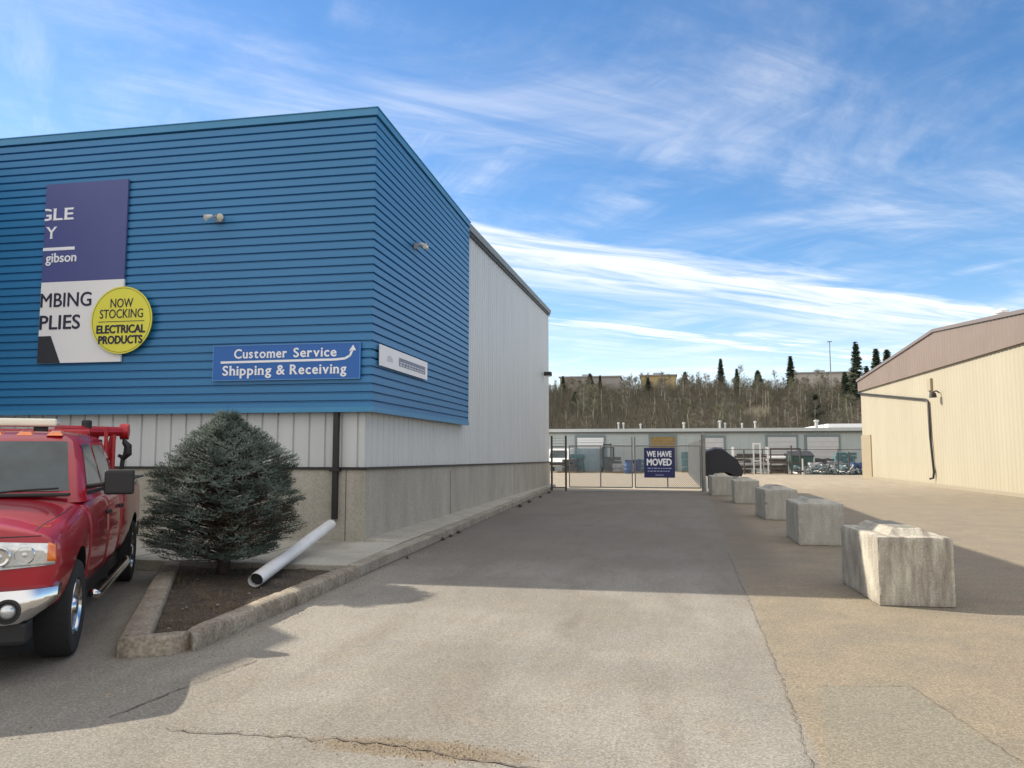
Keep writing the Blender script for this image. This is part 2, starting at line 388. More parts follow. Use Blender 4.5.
# ribbed blue band: rib profile swept along the wall line
Z0, Z1, PIT = 2.46, 7.76, .1515
prof = []
z = Z0
while z < Z1-.01:
    prof += [(z, 0), (z+.108, .004), (z+.118, -.045), (z+.143, -.045)]; z += PIT
prof = [q for q in prof if q[0] < Z1] + [(Z1, 0)]
cl = B(); rows = []
for zz, d in prof: rows.append([(p.x, p.y, zz) for p in offset_path(EDGE, d)])
cl.loft(rows, cap=False, closed=False)
inner = [(-4.99, 19.86), (-4.99, 19.86)]
cl.quad((-4.85, 19.86, Z0), (-5.02, 19.86, Z0), (-5.02, 19.86, Z1), (-4.85, 19.86, Z1))
cl.build('blue_cladding', M_BLUE, bld)
# flashings: top cap, bottom drip edge, soffit
fl = B()
def strip(path, d0, d1, z0, z1):
    a, b = offset_path(path, d0), offset_path(path, d1)
    rings = [[(a[i].x, a[i].y, z0), (b[i].x, b[i].y, z0), (b[i].x, b[i].y, z1), (a[i].x, a[i].y, z1)] for i in range(len(path))]
    fl.loft(rings)
strip(EDGE, -.25, .035, 7.755, 7.885)
strip(EDGE, -.25, .05, 7.885, 7.90)
strip(EDGE, -.03, .022, 2.40, 2.49)
fl.build('flashing', M_BLUET, bld)
so = B(); a, b = offset_path(EDGE, .0), offset_path(EDGE, -.16)
so.loft([[(p.x, p.y, 2.50) for p in a], [(p.x, p.y, 2.505) for p in b]], cap=False, closed=False); so.build('soffit', M_BLUET, bld)
# vertical white ribs under and behind the blue band
def vribs(m_, path, pitch, zf, zt, rib=.055, dep=.035, s0=0.):
    bot, top = [], []
    for a, b in zip(path, path[1:]):
        a, b = Vector(a), Vector(b); d = b-a; Ln = d.length; d.normalize(); nn = Vector((d.y, -d.x)); s_ = s0
        def put(t_, o):
            p = a+d*min(t_, Ln)+nn*o; bot.append((p.x, p.y, zf(p))); top.append((p.x, p.y, zt(p)))
        put(0, 0)
        while s_ < Ln-.1:
            put(s_+.02, 0); put(s_+.032, -dep); put(s_+.032+rib*.35, -dep); put(s_+.045+rib*.35, 0); s_ += pitch
        put(Ln, 0)
    m_.loft([bot, top], cap=False, closed=False)
WALL = [(-26, 6.15), (-15.08, 6.15), (-14.3, 7.35), (-13.8, 8.33), (-13.66, 9.7), (-14.66, 10.5), (-14.66, 12.92), (-5.03, 12.92), (-5.03, 37.0)]
def zfound(p): return 1.42 if p.y < 13 else 1.42-.19*(p.y-12.9)/24
def zroof(p): return 7.9 if p.y < 19.8 else 7.9+.62*(p.y-19.8)/16.8
wc = B(); vribs(wc, WALL[:8], .305, zfound, lambda p: 2.6); wc.build('white_cladding', M_WHITE, bld)
wc = B(); vribs(wc, WALL[7:], .30, zfound, zroof, rib=.07, dep=.03); wc.build('white_cladding', M_WHITE, bld)
bk = B(); bk.quad((-5.03, 37, 0), (-26, 37, 0), (-26, 37, 8.52), (-5.03, 37, 8.52)); bk.quad((-26, 6.2, 0), (-26, 37, 0), (-26, 37, 7.7), (-26, 6.2, 7.7))
bk.build('rear_wall', M_WHITE, bld)
rf = B()
rf.add([(-26, 6.0, 7.7), (-15.0, 6.0, 7.7), (-14.2, 7.3, 7.7), (-13.7, 8.3, 7.7), (-13.55, 9.7, 7.7), (-14.55, 10.6, 7.7), (-14.55, 12.75, 7.7), (-4.9, 12.78, 7.7), (-4.9, 19.8, 7.7), (-26, 19.8, 7.7)], [(0, 1, 2, 3, 4, 5, 6, 7, 8, 9)])
rf.quad((-26, 19.8, 7.88), (-5.0, 19.8, 7.88), (-5.0, 37, 8.50), (-26, 37, 8.50))
rf.build('roof', M_ROOFM, bld)
gt = B()
gt.loft([[(x_, y_, z_+dz) for x_, dz in ((-5.05, -.10), (-4.93, -.10), (-4.90, .07), (-5.05, .07))] for y_, z_ in ((19.87, 7.9), (37.05, 8.54))])
gt.build('roof_trim', M_TRIMG, bld)
gt = B(); gt.loft([[(x_, y_, z_+dz) for x_, dz in ((-5.0, -.2), (-4.97, -.2), (-4.97, -.10), (-5.0, -.10))] for y_, z_ in ((19.87, 7.9), (37.05, 8.54))])
gt.build('dark_gutter_line', M_DARK, bld)  # dark gutter line below the roof trim
# concrete base and the black sill line
fd = B(); FP = [(-26, 6.11), (-15.06, 6.11), (-14.27, 7.33), (-13.77, 8.32), (-13.62, 9.72), (-14.62, 10.52), (-14.62, 12.88), (-4.99, 12.88), (-4.99, 37.02)]
a = offset_path(FP, 0); b = offset_path(FP, -.3)
fd.loft([[(a[i].x, a[i].y, 0), (a[i].x, a[i].y, zfound(a[i])-.03), (b[i].x, b[i].y, zfound(a[i])-.03), (b[i].x, b[i].y, 0)] for i in range(len(FP))])
fd.build('foundation', M_CONC, bld)
sl = B(); a = offset_path(FP, .035); b = offset_path(FP, -.1)
sl.loft([[(a[i].x, a[i].y, zfound(a[i])-.03), (a[i].x, a[i].y, zfound(a[i])+.015), (b[i].x, b[i].y, zfound(a[i])+.015), (b[i].x, b[i].y, zfound(a[i])-.03)] for i in range(len(FP))])
sl.build('sill_flashing', M_DARK, bld)
M_JOINT = mat('joint', (.11, .10, .085), 1)
for x in (-5.35, -8.1, -10.9): cj = B(); cj.box(x-.006, x+.006, 12.873, 12.885, .15, 1.38); cj.build('panel_joint', M_JOINT, bld)
for y in (18.6, 27.4): cj = B(); cj.box(-4.995, -4.984, y-.008, y+.008, .15, 1.25); cj.build('panel_joint', M_JOINT, bld)
dsn = B(); dsn.tube([(-5.53, 12.83, 2.49), (-5.53, 12.83, .53)], .062, 4); dsn.box(-5.62, -5.44, 12.76, 12.9, 1.36, 1.42)
dsn.build('downspout', M_DARK, bld)

# floodlights (fixed to the blue wall, yet lamps of their own)
def floodlight(loc, rz, label, heads):
    t_ = empty('floodlight', loc, rz); tag(t_, label, 'lamp', 'wall floodlights')
    p = MB(); p.box(-.07, .07, -.03, .04, -.06, .06); p.tube([(0, -.03, 0), (0, -.14, .02)], .02, 8); p.build('bracket', M_GALV, t_, bevel=.005)
    for s_ in heads:
        h_ = MB(); h_.T = Matrix.Translation((s_*.12, -.16, .0)) @ Matrix.Rotation(R(28), 4, 'X') @ Matrix.Rotation(R(25*s_), 4, 'Z')
        h_.lathe([(.025, .09), (.035, .07), (.055, -.05), (.06, -.06)], 'y', n=18); hh = h_.build('lamp_head', M_PIPEW, t_, smooth=40)
        q = MB(); q.T = h_.T; q.lathe([(.053, -.062), (.02, -.07)], 'y', n=18); q.build('lens', mat('bulb', (.60, .62, .5), .2, var=.1), hh)
    return t_
floodlight((-7.86, 12.70, 5.99), 0, 'twin-headed white floodlight high on the front of the blue wall', (-1, 1))
floodlight((-4.80, 15.05, 5.95), R(90), 'grey floodlight high on the side of the blue wall', (-.6, .6))
sc_ = empty('wall_lamp', (-4.95, 34.9, 5.2), R(90)); tag(sc_, 'dark wall-pack lamp near the far end of the white ribbed wall', 'lamp')
p = MB(); p.box(-.18, .18, -.34, 0, -.02, .16); p.build('housing', M_DARK, sc_, bevel=.02); p = MB(); p.box(-.15, .15, -.30, -.05, -.05, -.021); p.build('diffuser', M_PIPEW, sc_)

# ------------------------------------------------------------------ signs on the building
Yf = 12.69
def serif(txt, size, m, parent, M4, width, bold=0., clip_x=None):
    """letters with small slab serifs on the feet and heads of their stems"""
    bm = bmesh.new(); xcur = 0.
    for ch in txt:
        if ch == ' ': xcur += size*.30; continue
        t_ = lettering(ch, size, m, parent, Matrix(), bold=bold, depth=0); me = t_.data
        V = [q.co.copy() for q in me.vertices]; x1 = max(q.x for q in V)
        me.transform(Matrix.Translation((xcur, 0, 0))); bm.from_mesh(me)
        if ch in 'LEYmrvipngtHRhk':
            lo, hi = (min(q.y for q in V) if ch in 'pg' else 0), max(q.y for q in V)
            for yy, sg_ in ((lo, 1), (hi, -1)):
                if (ch in 'gt' ) or (ch in 'LEt' and yy == hi and ch == 't'): continue
                xs = sorted(q.x for q in V if abs(q.y-yy) < size*.012); grp = []
                for x in xs:
                    if grp and x-grp[-1][1] < size*.13: grp[-1][1] = x
                    else: grp.append([x, x])
                for a, b in grp:
                    if b-a > size*.25: continue
                    a -= size*.035; b += size*.035; h_ = size*.035*sg_
                    vs_ = [bm.verts.new((xcur+x, y_, 0.0005)) for x, y_ in ((a, yy), (b, yy), (b, yy+h_), (a, yy+h_))]
                    bm.faces.new(vs_)
        bpy.data.objects.remove(t_); xcur += x1+size*.085
    k = width/xcur
    for q in bm.verts: q.co.x *= k
    if clip_x is not None: bmesh.ops.bisect_plane(bm, geom=bm.verts[:]+bm.edges[:]+bm.faces[:], plane_co=(clip_x, 0, 0), plane_no=(-1, 0, 0), clear_outer=True)
    me = bpy.data.meshes.new('lettering'); bm.to_mesh(me); bm.free(); me.transform(M4); me.materials.append(m)
    o = bpy.data.objects.new('lettering', me); col.objects.link(o); o.parent = parent; return o
sg = empty('billboard', (-10.65, Yf, 3.38)); tag(sg, 'tall navy and white supply sign with a yellow disc on the blue wall', 'sign')
INV = Matrix.Translation((10.65, -Yf, -3.38))
def SG(): m_ = MB(); m_.T = INV; return m_
SX = lambda M4: INV @ M4
XL, XR = -11.55, -9.77
p = SG(); p.box(XL, XR, Yf, Yf+.04, 4.945, 6.88); p.build('navy_panel', M_NAVY, sg)
p = SG(); p.box(XL, XR, Yf, Yf+.04, 3.38, 4.943); p.build('white_panel', M_SWHITE, sg)
p = SG()
p.add([(x, Yf-.004, z) for x, z in ((XL, 3.38), (-11.05, 3.38), (-11.28, 3.90), (XL, 3.90))], [(0, 1, 2, 3)]); p.build('corner_wedge', mat('charcoal_print', (.03, .03, .035), .5), sg)
serif('GLE', .33, M_INKW, sg, SX(frame_front(-11.70, Yf-.005, 6.16)), .82, bold=.006, clip_x=.15)
serif('Y', .33, M_INKW, sg, SX(frame_front(-11.50, Yf-.005, 5.80)), .26, bold=.006)
p = SG(); p.box(XL, -10.86, Yf-.006, Yf-.001, 5.56, 5.62); p.build('rule', M_INKW, sg)
lettering('gibson', .26, M_INKW, sg, SX(frame_front(-11.48, Yf-.005, 5.33)), .67, bold=.004)
lettering('MBING', .385, M_INK, sg, SX(frame_front(XL+.01, Yf-.005, 4.46)), 1.10, bold=.004)
lettering('PLIES', .385, M_INK, sg, SX(frame_front(XL+.01, Yf-.005, 4.03)), .88, bold=.006)
p = SG(); p.lathe([(.635, -.03), (.635, -.015)], 'y', (-9.74, Yf-.035, 4.15), 56); dk = p.build('yellow_disc', M_YEL, sg)
p = SG()
for k in range(60):
    a0, a1 = k*math.pi/30, (k+1)*math.pi/30
    p.quad(*[(-9.74+r_*math.cos(a_), Yf-.068, 4.15+r_*math.sin(a_)) for r_, a_ in ((.60, a0), (.60, a1), (.61, a1), (.61, a0))])
p.build('ring', mat('olive_ink', (.20, .19, .02), .6), dk)
for tx, z_, w_, s_, bo in (('NOW', 4.39, .47, .24, 0), ('STOCKING', 4.19, .90, .24, 0), ('ELECTRICAL', 3.91, 1.02, .21, .008), ('PRODUCTS', 3.71, .92, .21, .008)):
    lettering(tx, s_, M_INK, dk, SX(frame_front(-9.74-w_/2, Yf-.07, z_)), w_, bold=bo)
p = SG(); p.box(-10.22, -9.26, Yf-.072, Yf-.068, 4.12, 4.13); p.build('rule', M_INK, dk)

cs = empty('direction_sign', (-6.46, Yf, 2.98)); tag(cs, 'bright blue sign reading Customer Service, Shipping & Receiving with a curved arrow', 'sign')
CX = Matrix.Translation((6.46, -Yf, -2.98))
def CS(): m_ = MB(); m_.T = CX; return m_
a0, a1, b0, b1 = -7.88, -5.05, 2.98, 3.625
p = CS(); p.box(a0, a1, Yf, Yf+.035, b0, b1); p.build('panel', M_CSBLUE, cs)
for q in ((a0, a1, b0, b0+.012), (a0, a1, b1-.012, b1), (a0, a0+.012, b0+.012, b1-.012), (a1-.012, a1, b0+.012, b1-.012)): p = CS(); p.box(q[0], q[1], Yf-.005, Yf-.001, q[2], q[3]); p.build('border', mat('sign_border', (.1, .3, .6), .5), cs)
serif('Customer', .235, M_INKW, cs, CX @ frame_front(-7.46, Yf-.005, 3.385), 1.05, bold=.006)
serif('Service', .235, M_INKW, cs, CX @ frame_front(-6.31, Yf-.005, 3.385), .84, bold=.006)
for tx, x_, w_ in (('Shipping', -7.68, .98), ('&', -6.63, .19), ('Receiving', -6.37, 1.09)): serif(tx, .245, M_INKW, cs, CX @ frame_front(x_, Yf-.005, 3.08), w_, bold=.007)
p = CS(); arc = [(-7.72, 3.315), (-5.50, 3.325), (-5.33, 3.34), (-5.24, 3.39), (-5.20, 3.48)]
for (xa, za), (xb, zb_) in zip(arc, arc[1:]):
    d = Vector((xb-xa, zb_-za)).normalized(); nn = Vector((-d.y, d.x))*.02
    p.quad((xa+nn.x, Yf-.006, za+nn.y), (xb+nn.x, Yf-.006, zb_+nn.y), (xb-nn.x, Yf-.006, zb_-nn.y), (xa-nn.x, Yf-.006, za-nn.y))
p.add([(-5.26, Yf-.006, 3.47), (-5.13, Yf-.006, 3.48), (-5.185, Yf-.006, 3.58)], [(0, 1, 2)]); p.build('arrow', M_INKW, cs)

ss = empty('wall_sign', (-4.80, 14.4, 3.2)); tag(ss, 'small white sign with grey print on the side of the blue wall', 'sign')
def SS(): m_ = MB(); m_.T = Matrix.Translation((4.80, -14.4, -3.2)); return m_
p = SS(); p.box(-4.815, -4.79, 12.98, 15.88, 3.24, 3.62); p.build('panel', M_SWHITE, ss)
p = SS(); p.box(-4.789, -4.786, 14.0, 15.7, 3.34, 3.50); p.build('print_block', mat('grey_print', (.22, .24, .32), .6, var=.3, scale=9), ss)
p = SS()
for k in range(9): p.box(-4.785, -4.783, 14.05+.18*k, 14.17+.18*k, 3.36, 3.375); p.box(-4.785, -4.783, 14.07+.18*k, 14.20+.18*k, 3.41, 3.425)
p.build('fine_print', M_SWHITE, ss)
p = SS(); p.add([(-4.787, 13.35, 3.36), (-4.787, 13.65, 3.36), (-4.787, 13.65, 3.42), (-4.787, 13.5, 3.48), (-4.787, 13.35, 3.44)], [(0, 1, 2, 3, 4)]); p.build('emblem', mat('pale_grey_print', (.55, .57, .60), .6), ss)

# ------------------------------------------------------------------ sidewalk, kerb, planter
sw = MB(); sw.prism([(-25, 10.15), (-7.0, 10.15), (-4.18, 10.15), (-4.32, 12.9), (-5.0, 12.9), (-25, 12.9)], .0, .15)
tag(sw.build('sidewalk', M_SLAB, bevel=.01), kind='structure')
jt = MB()
for x in (-5.9, -7.6, -9.3): jt.box(x-.008, x+.008, 10.16, 12.87, .150, .154)
tag(jt.build('sidewalk_joints', MATS['joint']), kind='structure')
ap = MB(); ap.add([(-4.32, 12.9, .15), (-4.70, 36.9, .15), (-5.0, 36.9, .17), (-5.0, 12.9, .19), (-4.32, 12.9, 0), (-4.70, 36.9, 0), (-5, 36.9, 0), (-5, 12.9, 0)],
                  [(0, 1, 2, 3), (0, 4, 5, 1), (1, 5, 6, 2), (3, 7, 4, 0)])
tag(ap.build('apron', M_SLAB), kind='structure')
def kx(y): return -3.88 - (y-6.2)*.0245
kb = MB()
ys = [10.15]
while ys[-1] < 33: ys.append(ys[-1]+2.4)
for a, b in zip(ys, ys[1:]):
    j = random.uniform(-.012, .012)
    kb.prism([(kx(a)+j, a+.012), (kx(b)+j, b-.012), (kx(b)-.22, b-.012), (kx(a)-.22, a+.012)], 0, .165+random.uniform(-.01, .008))
tag(kb.build('kerb', M_KERB, bevel=.022), kind='structure')
so_ = MB(); poly = [(-4.32, 6.10), (-4.02, 6.32), (-4.15, 10.14), (-6.75, 10.14)]
gn = 40; sp_ = []
for j in range(gn+1):
    for i in range(gn+1):
        a, b = i/gn, j/gn
        lo = Vector(poly[0]).lerp(Vector(poly[1]), a); hi = Vector(poly[3]).lerp(Vector(poly[2]), a); q = lo.lerp(hi, b)
        sp_.append((q.x, q.y, .075+.035*noise.noise(Vector((q.x*2.2, q.y*2.2, 0)))+.02*noise.noise(Vector((q.x*9, q.y*9, 4)))))
so_.add(sp_, [(j*(gn+1)+i, j*(gn+1)+i+1, (j+1)*(gn+1)+i+1, (j+1)*(gn+1)+i) for j in range(gn) for i in range(gn)])
tag(so_.build('planter_soil', M_SOIL, smooth=True), kind='structure')
M_TIMB = mat('weathered_beam', (.30, .265, .21), .95, c2=(.15, .12, .09), scale=4, bump=.9, bscale=30, speck=.25)
pb = empty('planter_edging', (-4.3, 6.1, 0)); tag(pb, 'weathered chipped concrete beams edging the planter under the spruce', 'edging')
def beam(poly_, z1, seed):
    rn = random.Random(seed); m_ = MB(); m_.T = Matrix.Translation((4.3, -6.1, 0))
    a, b, c, d = [Vector(q) for q in poly_]; n_ = 14; rings = []     # a-b outer edge, d-c inner edge
    for i in range(n_+1):
        t_ = i/n_; o_, in_ = a.lerp(b, t_), d.lerp(c, t_); nn = (in_-o_).normalized(); j = rn.gauss(0, .0025); e = rn.gauss(0, .0035)
        if i in (0, n_): e -= .02
        o_ = o_+nn*j
        rings.append([(o_.x, o_.y, 0), (o_.x, o_.y, z1-.03+e), (o_.x+nn.x*.03, o_.y+nn.y*.03, z1+e), (in_.x-nn.x*.02, in_.y-nn.y*.02, z1+e*.6), (in_.x, in_.y, z1-.02), (in_.x, in_.y, 0)])
    m_.loft(rings); return m_.build('beam', M_TIMB, pb, smooth=50)
beam([(-4.43, 5.86), (-6.95, 10.12), (-6.74, 10.20), (-4.24, 6.02)], .165, 1)
beam([(-4.02, 6.02), (-4.40, 5.83), (-4.25, 6.03), (-3.98, 6.26)], .16, 2)
beam([(kx(8.1), 8.1), (-3.90, 6.13), (-4.06, 6.30), (kx(8.1)-.21, 8.1)], .165, 3)
beam([(kx(10.13), 10.13), (kx(8.12), 8.12), (kx(8.12)-.21, 8.12), (kx(10.13)-.21, 10.13)], .165, 4)
db = MB(); rnd = random.Random(9)
def rubble(m_, x, y, z_, r_):
    vs_ = []; 
    for (a, b, c) in ((1,0,0),(0,1,0),(-1,0,0),(0,-1,0),(0,0,1),(0,0,-.6)): vs_.append((x+a*r_*rnd.uniform(.7,1.4), y+b*r_*rnd.uniform(.7,1.4), z_+c*r_*rnd.uniform(.5,.9)))
    m_.add(vs_, [(0,1,4),(1,2,4),(2,3,4),(3,0,4),(1,0,5),(2,1,5),(3,2,5),(0,3,5)])
for _ in range(60):
    a = rnd.random(); b = rnd.random(); lo = Vector(poly[0]).lerp(Vector(poly[1]), a); hi = Vector(poly[3]).lerp(Vector(poly[2]), a); q = lo.lerp(hi, b)
    rubble(db, q.x, q.y, .09, rnd.choice((.006, .008, .012, .018)))
tag(db.build('planter_debris', mat('litter', (.22, .19, .15), .95, var=.5)), 'pale bits of rubble and litter on the planter soil', 'debris', kind='stuff')
gm = MB(); rnd = random.Random(12)
for _ in range(2600):
    a = rnd.random(); b = rnd.random()**.8; lo = Vector(poly[0]).lerp(Vector(poly[1]), a); hi = Vector(poly[3]).lerp(Vector(poly[2]), a); q = lo.lerp(hi, b)
    if noise.noise(Vector((q.x*1.4, q.y*1.4, 7))) < .02: continue
    h_ = rnd.uniform(.02, .07); an = rnd.random()*6.28; dx, dy = .004*math.cos(an), .004*math.sin(an); lx, ly = rnd.gauss(0, .03), rnd.gauss(0, .03)
    gm.add([(q.x-dx, q.y-dy, .06), (q.x+dx, q.y+dy, .06), (q.x+lx, q.y+ly, .08+h_)], [(0, 1, 2)])
tag(gm.build('dry_grass', mat('dead_grass', (.14, .11, .06), .9, var=.3)), 'sparse dead grass in the planter bed', 'grass', kind='stuff')
for k, (x, y, r_) in enumerate(((-4.18, 14.6, .055), (-4.19, 15.2, .05), (-4.20, 15.9, .06), (-4.24, 23.6, .10), (-4.28, 25.6, .09), (-4.33, 28.6, .07), (-4.4, 31.5, .11), (-4.05, 12.0, .04))):
    m_ = MB(); rubble(m_, 0, 0, r_*.5, r_); o = m_.build('rock', mat('dark_rock', (.05, .045, .04), .95, var=.3)); o.location = (x+.12, y, 0)
    tag(o, 'small dark rock lying against the kerb beside the white building wall', 'rock', 'rocks along the kerb')

# white downspout extension lying from the wall down onto the planter
def cyl_shell(path, r_, th, n=20):
    m_ = MB(); m_.tube(path, r_, n, cap=False); m_.tube(path, r_-th, n, cap=False); return m_
dx = empty('drain_pipe', (-4.9, 8.7, .14)); tag(dx, 'white drain pipe propped from the black downspout down onto the planter', 'pipe')
A_, B_ = Vector((-5.46, 12.50, .47)), Vector((-4.70, 8.62, .18))
m_ = MB(); m_.T = Matrix.Translation((4.9, -8.7, -.14))
W2 = .092; d = (B_-A_).normalized(); sd_ = d.cross(Vector((0, 0, 1))).normalized(); up = sd_.cross(d)
sec = [(math.cos(k*math.pi/10), .9*math.sin(k*math.pi/10)) for k in range(20)]
m_.loft([[P_ + sd_*a*W2 + up*b*W2 for a, b in sec] for P_ in (A_, B_)], cap=False)
m_.loft([[P_ + sd_*a*W2*.93 + up*b*W2*.93 for a, b in sec] for P_ in (A_, B_)], cap=False)
m_.build('pipe', M_PIPEW, dx, smooth=40)
m_ = MB(); m_.T = Matrix.Translation((4.9, -8.7, -.14)); m_.loft([[P_ + sd_*a*W2*.9 + up*b*W2*.9 for a, b in sec] for P_ in (B_-d*.12, B_-d*.10)]); m_.build('pipe_end_shade', M_BLACKP, dx)  # black plug stands in for the shade inside the open pipe end

# ------------------------------------------------------------------ the blue spruce
def needle_material(name, c1, c2, c3):
    m = bpy.data.materials.new(name); m.use_nodes = True; t = m.node_tree; b = t.nodes['Principled BSDF']; b.inputs['Roughness'].default_value = .7
    b.inputs['Specular IOR Level'].default_value = .25
    tcn = t.nodes.new('ShaderNodeTexCoord'); n = t.nodes.new('ShaderNodeTexNoise'); n.inputs['Scale'].default_value = 3.2; n.inputs['Detail'].default_value = 6
    t.links.new(tcn.outputs['Object'], n.inputs['Vector']); rp = t.nodes.new('ShaderNodeValToRGB'); e = rp.color_ramp.elements
    e[0].position = .36; e[0].color = (*c1, 1); e[1].position = .64; e[1].color = (*c2, 1); q = e.new(.5); q.color = (*c3, 1)
    t.links.new(n.outputs[0], rp.inputs[0]); t.links.new(rp.outputs[0], b.inputs['Base Color']); return m
M_NEED = needle_material('spruce_needles', (.030, .048, .036), (.185, .225, .19), (.082, .112, .090))
M_NEEDB = needle_material('dead_needles', (.03, .024, .016), (.085, .068, .042), (.055, .044, .028))
spr = empty('spruce_tree', (-5.68, 9.55, .07)); tag(spr, 'bushy blue-green spruce with a rounded crown in the planter', 'tree')
tk = MB(); tk.tube([(0, 0, -.05), (.02, 0, .2), (-.02, .01, .8), (0, 0, 1.6), (.0, 0, 2.0)], [.10, .085, .07, .04, .015], 12); tk.build('trunk', M_BARK, spr, smooth=True)
def crown_r(z_):   # outline read from the photograph: wide low skirt, rounded shoulders, narrow top
    pts_ = [(.20, .36), (.28, .66), (.40, .82), (.60, .89), (.85, .91), (1.15, .88), (1.45, .78), (1.70, .64), (1.88, .43), (2.02, .20), (2.2, .03)]
    for (a, ra), (b, rb) in zip(pts_, pts_[1:]):
        if a <= z_ <= b: return ra+(rb-ra)*(z_-a)/(b-a)
    return .03
fo, fd2, br = MB(), MB(), MB(); rnd = random.Random(21)
def spray(m_, p, d, ln, wn):
    """a twig of needles: small narrow blades all round a stem"""
    d = d.normalized(); a = d.orthogonal().normalized(); b = d.cross(a)
    n_ = max(6, int(ln/.0075))
    for i in range(n_):
        t_ = i/n_; c = p+d*ln*t_; an = rnd.random()*6.283
        o_ = (a*math.cos(an)+b*math.sin(an)); nd = (o_*.9+d*.6).normalized(); l_ = wn*rnd.uniform(.7, 1.15)*(1-.35*t_)
        s_ = nd.cross(d).normalized()*.0036
        m_.add([c-s_, c+s_, c+nd*l_], [(0, 1, 2)])
def crown_point(an, z_):
    v_ = Vector((math.cos(an), math.sin(an), 0))
    lump = .98 + .24*noise.noise(Vector((v_.x*2.4, v_.y*2.4, z_*3.8))) + .16*noise.noise(Vector((v_.x*5, v_.y*5, z_*8))) - .05*v_.x*(1 if z_ < .9 else -1)
    lift = .16*max(0, v_.x)*max(0, .5-z_)
    return v_, crown_r(min(2.2, max(.205, z_-lift)))*lump
for k in range(2300):
    z_ = .27 + 1.88*(rnd.random()**.95); an = rnd.random()*6.283; v_, rr = crown_point(an, z_)
    if rr < .10 and rnd.random() < .6: continue
    depth = 1 if k % 4 else rnd.uniform(.45, .9); tip = v_*rr*depth + Vector((0, 0, z_))
    dn = noise.noise(Vector((v_.x*1.4, v_.y*1.4, z_*2)))
    dead = (v_.x > .15 and .35 < z_ < 1.0 and dn > -.15 and rnd.random() < .60)
    rise = rnd.uniform(.05, .35)+.6*max(0, z_-1.3); yaw_ = rnd.gauss(0, .35); side0 = Vector((-v_.y, v_.x, 0))
    bdir = (v_+side0*yaw_+Vector((0, 0, rise))).normalized(); L_ = min(.26, rr*.6+.05)*rnd.uniform(.7, 1.1)
    base = tip - bdir*L_
    if k % 3 == 0: br.tube([Vector((0, 0, max(.2, base.z-.08-.1*rr))), base, tip], [.012, .006, .003], 4)
    side = bdir.cross(Vector((0, 0, 1))).normalized(); tgt = fd2 if dead else fo
    for q in range(4):
        t_ = 1-q*.24; pp = base.lerp(tip, t_); sl_ = (.05+.09*(1-t_)*1.3)*rnd.uniform(.8, 1.3)
        for s_ in (-1, 1):
            dd = (bdir*.8 + side*s_*rnd.uniform(.5, 1) + Vector((0, 0, rnd.uniform(-.35, .85)))).normalized()
            spray(tgt, pp, dd, sl_, .024)
    spray(tgt, tip-bdir*.10, bdir, .16*rnd.uniform(.7, 1.1), .024)
for dx_, hh in ((0, .26), (-.12, .16), (.13, .15), (.06, .2)): spray(fo, Vector((dx_*.6, 0, 1.95)), Vector((dx_*2.2, 0, 1)), hh+.05, .028)
fo.build('foliage', M_NEED, spr); fd2.build('dead_foliage', M_NEEDB, spr)['label'] = 'brown dying needles low on the right side'
br.build('branches', M_BARK, spr)

# ------------------------------------------------------------------ red pickup truck with a boom in the bed
trk = empty('pickup_truck', (-5.69, 5.40, 0), R(30.6)); tag(trk, 'red crew pickup truck with chrome bumper and a red boom parked beside the spruce', 'pickup truck')
# local axes: -y is the nose, +x the driver's side that faces the drive; origin between the front wheels
WB = 4.02
secs = [  # y, zb, xs,zs, xm,zm, xsh,zsh, x5,z5, x6,z6, z7
 (-.91, .60, .86,.62, .95,.80, .94,1.02, .82,1.07, .46,1.11, 1.12),
 (-.85, .52, .90,.58, .99,.80, .97,1.03, .84,1.10, .50,1.17, 1.19),
 (-.60, .48, .94,.56, 1.005,.82, .99,1.06, .87,1.13, .54,1.22, 1.235),
 (-.10, .46, .96,.54, 1.01,.84, .985,1.07, .86,1.15, .58,1.235, 1.25),
 (.35, .44, .95,.52, .995,.84, .97,1.10, .86,1.19, .62,1.265, 1.285),
 (.62, .42, .93,.50, .975,.82, .965,1.13, .88,1.25, .66,1.285, 1.30),
 (1.2, .42, .93,.50, .97,.80, .965,1.14, .90,1.30, .66,1.31, 1.31),
 (2.72, .42, .93,.50, .97,.80, .965,1.14, .90,1.31, .66,1.32, 1.32),
 (2.90, .42, .93,.50, .97,.80, .965,1.14, .91,1.31, .66,1.32, 1.32),
]
def cage(secs_):
    rings = []
    for (y, zb, xs, zs, xm, zm, xh, zh, x5, z5, x6, z6, z7) in secs_:
        half = [(.55, zb), (xs-.05, zb), (xs, zs), (xm, zm), (xh, zh), (x5, z5), (x6, z6), (.3, z7)]
        rings.append([(x, y, z) for x, z in half] + [(0, y, z7)] + [(-x, y, z) for x, z in reversed(half)] + [(0, y, zb)])
    return rings
